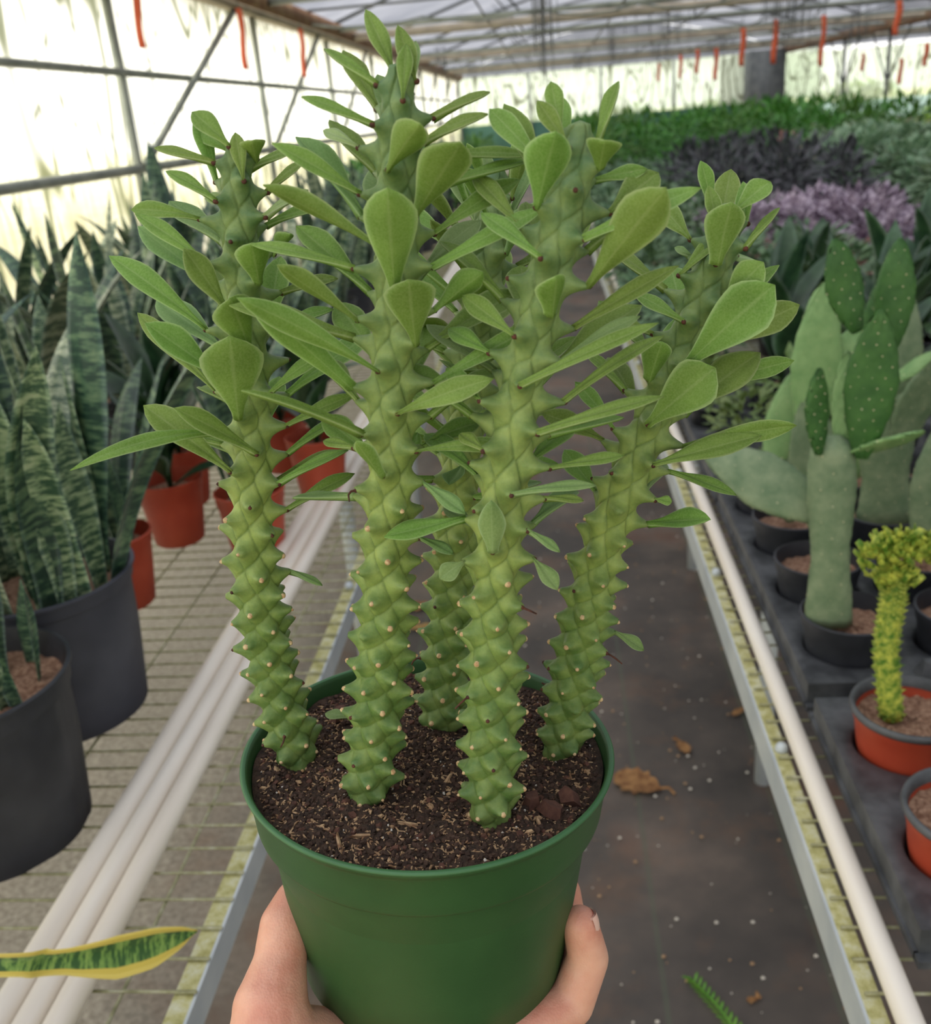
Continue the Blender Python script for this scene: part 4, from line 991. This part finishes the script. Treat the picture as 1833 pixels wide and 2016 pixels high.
# yellow-green crested spurges in red pots
def spiny_column(parent, pts, rad, seed):
    r = random.Random(seed); cur = catmull([Vector(p) for p in pts], 8); m_ = MB(); n = len(cur)
    m_.tube(cur, [rad*(1-.25*i/n) for i in range(n)], 12)
    for i in range(n-1):
        T = (cur[i+1]-cur[i]).normalized(); ref = Vector((0, 1, 0)); a = T.cross(ref).normalized(); b = T.cross(a)
        for q in range(9):
            for h in (0, .5):
                an = q*2*PI/9+i*.7+h*2; out = (a*math.cos(an)+b*math.sin(an)); c = cur[i].lerp(cur[i+1], h)+out*rad*.8; L = r.uniform(.004, .009); s_ = T.cross(out)
                d = (out+T*r.uniform(.3, 1.1)).normalized()
                m_.add([c-s_*.0022-T*.002, c+s_*.0022-T*.002, c+T*.003, c+d*L], [(0, 1, 3), (1, 2, 3), (2, 0, 3)])
    o = m_.build('stem', M['crest'], parent)
def crest(parent, c, w_, h_, seed):
    r = random.Random(seed); m_ = MB()
    for i in range(150):
        u = r.uniform(-1, 1); v = r.uniform(-1, 1); z = h_*(1-u*u)*.6+r.uniform(-.3, .3)*h_; p = Vector(c)+Vector((u*w_, v*w_*.35, z)); L = r.uniform(.008, .016)
        d = Vector((u*.7+r.gauss(0, .3), v*.5-.2, .8)).normalized(); s_ = d.cross(Vector((r.gauss(0, 1), 1, 0))).normalized()*L*.35
        m_.add([p-s_, p+s_, p+d*L+s_*.4, p+d*L-s_*.6, p+d*L*.5+d.cross(s_)*.8], [(0, 1, 4), (1, 2, 4), (2, 3, 4), (3, 0, 4)])
    m_.build('crest', M['crest'], parent)
def crested(loc, label, col, seed, crestpos):
    e = empty('crested_spurge', loc, label, 'succulent'); nursery_pot(e, *RP2)
    MB().lathe([(.0545, .084), (.0575, .088), (.0605, .088), (.062, .092), (.0605, .0965), (.057, .096), (.0545, .084)], 48).build('dark_rim', M['tray'], e)
    spiny_column(e, [Vector(p)-Vector(loc) for p in col], .0125, seed)
    for (p, w_, h_) in crestpos: crest(e, Vector(p)-Vector(loc), w_, h_, seed)
    return e
l1 = (.362, .902, ZB+.009)
e1 = crested(l1, 'yellow green crested succulent with spiny stem, in the farther red pot', [ony(1755, 1410, .905), ony(1745, 1280, .905), ony(1758, 1180, .905), ony(1765, 1110, .905)], 5, [(ony(1775, 1110, .905), .035, .035), (ony(1822, 1105, .9), .03, .025), (ony(1765, 1150, .9), .014, .02)])
v_, f_, at = leaf_mesh(Vector((.035, -.01, .085)), Vector((.045, -.015, .11)), .012); MB().add(v_, f_, 0, at).build('sprout', M['f_tip'], e1)
crested((.362, .738, ZB+.009), 'yellow green crested succulent in the nearest red pot, cut by the picture edge', [(.40, .735, .87), (.405, .735, .95), (.41, .735, 1.0)], 6, [((.41, .735, 1.0), .03, .03)])
crested((.50, .902, ZB+.009), 'yellow green crested succulent in the red pot farthest from the aisle', [(.56, .90, .87), (.565, .9, .97), (.56, .9, 1.03)], 7, [((.56, .9, 1.03), .03, .03)])
# masses of potted foliage farther along
def bush(name, mat, label, group, seed, R=.13, size=.05, n=140, zs=.8, potz=.10, aspect=.5, cat='potted plant', stems=True):
    e = empty(name, (0, 0, 0), label, cat, group); p = MB(); p.lathe([(0, 0), (.045, 0), (.062, potz), (.066, potz), (.066, potz+.006), (.058, potz), (.0, potz-.01)], 20); p.build('pot', M['black_pot'], e)
    f_ = leafcloud(n, R, size, zs, seed, aspect); o = f_.build('foliage', mat, e); o.location = (0, 0, potz+R*zs*.85); tag(o, kind='stuff'); return e
def spread(proto, spots, jit=.03, smin=.85, smax=1.15):
    for i, (x, y, z) in enumerate(spots):
        c = proto if i == 0 else copy_tree(proto); c.location = (x+random.uniform(-jit, jit), y+random.uniform(-jit, jit), z); s = random.uniform(smin, smax); c.scale = (s, s, s); c.rotation_euler.z = random.uniform(0, 6.28)
def grid(x0, x1, y0, y1, dx, dy, z): return [(x, y, z) for y in np.arange(y0, y1, dy) for x in np.arange(x0, x1, dx)]
zt = ZB+.006
for i, (x, y) in enumerate([(.62, 1.85), (.82, 1.80), (.95, 2.1), (.72, 2.15), (1.1, 1.95), (.5, 2.15), (.9, 2.45), (.66, 2.5), (1.15, 2.35)]):
    broad_plant((x, y, zt), 'dark long leaved plant standing between the cacti and the pink plants', 60+i, M['f_deep'], (.07, .055, .12, M['black_pot'], M['cocosoil']), 13, .20, .065, 'dark leaved plants behind the cacti', el=(45, 80))
spread(bush('small_succulent', M['f_olive'], 'low yellow green succulent in a tray cell behind the cactus pots', 'low succulents behind the cactus tray', 3, .075, .035, 90, .7), [(.34, 1.78, zt), (.36, 1.94, zt), (.34, 2.1, zt), (.35, 2.28, zt), (.5, 1.80, zt), (.52, 1.97, zt)])
spread(bush('pink_plant', M['f_pink'], 'low dusty pink foliage plant on the right bench', 'pink foliage plants', 4, .10, .03, 200, .5, aspect=.6), grid(.78, 1.4, 2.75, 3.7, .19, .19, zt))
spread(bush('purple_plant', M['f_purple'], 'purple and silver trailing plant on the right bench', 'purple and silver plants', 5, .13, .07, 130, .6), grid(.8, 1.44, 3.75, 5.0, .21, .21, zt))
spread(bush('green_leaf_plant', M['f_mid'], 'mid green leafy plant on the right bench beyond the dark leaved plants', 'mid green plants on the right bench', 6, .13, .06, 140, .7), grid(.36, .95, 2.55, 9.2, .27, .29, zt))
spread(bush('glossy_green_plant', M['f_gloss'], 'glossy round leaved green plant in the broad mass on the far right', 'glossy green plants on the far right bench', 7, .18, .10, 130, .8, aspect=.7), grid(2.1, 4.2, 5.4, 8.2, .32, .34, zt))
spread(bush('dark_foliage_plant', M['f_dark'], 'blackish purple bushy plant in the dark mass on the right bench', 'blackish foliage plants', 8, .15, .09, 110, 1.0, aspect=.35), grid(1.0, 1.75, 5.4, 7.6, .28, .31, zt))
spread(bush('fern_green_plant', M['f_green'], 'bright green bushy plant behind the blackish ones', 'bright green bushes behind the dark plants', 9, .24, .11, 150, 1.0, aspect=.35), grid(.5, 3.6, 9.9, 12.6, .42, .45, zt))
spread(bush('reddish_plant', M['f_pink'], 'muted red leaved plant in a far row on the right', 'muted red plants in a far row', 10, .15, .07, 90, .7), grid(2.2, 4.3, 8.5, 9.6, .3, .34, zt))
spread(bush('lime_plant', M['f_lime'], 'lime green plant in a far row on the right', 'lime green plants in a far row', 11, .2, .1, 90, .7), grid(5.0, 8.4, 12.4, 14.0, .42, .4, zt))
spread(bush('far_olive_plant', M['f_olive'], 'olive green plant on the farthest right bench', 'olive green plants on the farthest bench', 12, .2, .1, 90, .8), grid(4.9, 8.4, 9.2, 12.2, .5, .5, zt))
spread(bush('far_green_plant', M['f_green'], 'green plant near the far end of the left bench', 'green plants at the far end of the left bench', 13, .18, .09, 110, .9), grid(-1.6, -.5, 8.0, 12.6, .4, .45, zt))
wb = empty('white_prop', (.15, 11.5, .0), 'bright white sack standing in for a bright patch at the far end of the aisle', 'prop')  # white form added to give a bright patch down the aisle
wm = MB(); wm.lathe([(0, 0), (.22, .0), (.25, .1), (.24, .4), (.2, .75), (.13, .85), (.0, .88)], 24); wm.build('prop_body', M['perlite'], wb); MB().lathe([(.05, .84), (.06, .88), (.03, .93), (0, .93)], 14).build('prop_neck', M['perlite'], wb)

# ------------------------------------------------------------------ litter on the floor
def litter(name, px, py, L, Wd, rz, mat, label, cat='dead leaf', grp=None, curlz=.03):
    c = onz(px, py, .0); m_ = MB(); n = 12; q = 8; r = random.Random(int(px)); vs_ = []
    for lay in (0, .002):
        for i in range(n+1):
            t = i/n; f = math.sin(PI*min(.999, t)**.8)**.7*(1+.18*math.sin(i*2.3+px))
            for k in range(q+1):
                u = k/q*2-1; vs_.append((L*(t-.5), Wd/2*u*f, .006+lay+curlz*(u*u*.5+.3*math.sin(t*4))*L*4*.2+r.uniform(0, .003)))
    q1 = q+1; H = (n+1)*q1
    fs = [(i*q1+k, i*q1+k+1, (i+1)*q1+k+1, (i+1)*q1+k) for i in range(n) for k in range(q)]
    fs = [f[::-1] for f in fs]+[tuple(x+H for x in f) for f in fs]
    fs += [(i*q1, (i+1)*q1, H+(i+1)*q1, H+i*q1) for i in range(n)]+[(i*q1+q, H+i*q1+q, H+(i+1)*q1+q, (i+1)*q1+q) for i in range(n)]
    m_.add(vs_, fs); m_.tube([(L*.45, 0, .01), (L*.62, .01, .012), (L*.78, .0, .008)], .0035, 5)
    o = m_.build(name, mat); o.location = c; o.rotation_euler.z = rz; return tag(o, label, cat, grp)
litter('dead_leaf', 1255, 1545, .12, .085, -.5, M['deadleaf'], 'large crumpled tan dead leaf on the floor right of the green pot')
litter('dead_leaf', 1345, 1475, .055, .03, 1.9, M['deadleaf'], 'small tan dead leaf on floor up and right of the large one')
litter('dead_leaf', 1455, 1405, .06, .018, .7, M['deadleaf'], 'narrow brown leaf scrap on the floor beside the right bench')
litter('dead_leaf', 825, 1198, .13, .06, .1, M['deadleaf'], 'brown dead leaf on the aisle floor seen between the stems')
litter('dead_leaf', 835, 1238, .10, .03, .2, M['drystraw'], 'pale thin leaf scrap just below the brown leaf between stems')
litter('dead_leaf', 1480, 1975, .02, .012, .2, M['deadleaf'], 'tiny orange brown leaf scrap low on the dark floor')
gs = empty('fallen_sprig', onz(1405, 1985, 0), 'green sprig lying on the floor at the bottom of the picture', 'sprig'); gs.rotation_euler.z = -1.05
MB().tube([(-.07, 0, .006), (0, .004, .01), (.1, 0, .006)], .003, 6).build('stalk', M['f_tip'], gs)
for i in range(26):
    x = -.06+i*.006; s_ = 1 if i % 2 else -1
    v_, f_, at = leaf_mesh(Vector((x, 0, .008)), Vector((x-.012, s_*.016, .016)), .006, .1, 0, .2, .001, .5, 7, .2, 2); MB().add(v_, f_, 0, at).build('leaflet', M['f_tip'], gs)
gr = MB(); gr.smooth = False; r = random.Random(5)
for i in range(700):
    x, y = r.uniform(-.3, .5), r.uniform(.9, 5); s = r.choice([.0012, .0018, .0025, .004])
    gr.add([(x-s, y-s, .004), (x+s, y-s*.6, .004), (x+s*.7, y+s, .004), (x-s*.8, y+s*.8, .004), (x, y, .004+s)], [(0, 1, 4), (1, 2, 4), (2, 3, 4), (3, 0, 4)], 0 if r.random() < .5 else 1)
tag(gr.build('grit', [M['perlite'], M['chip_tan']]), 'scattered pale grit and perlite specks on the aisle floor', 'grit', kind='stuff')
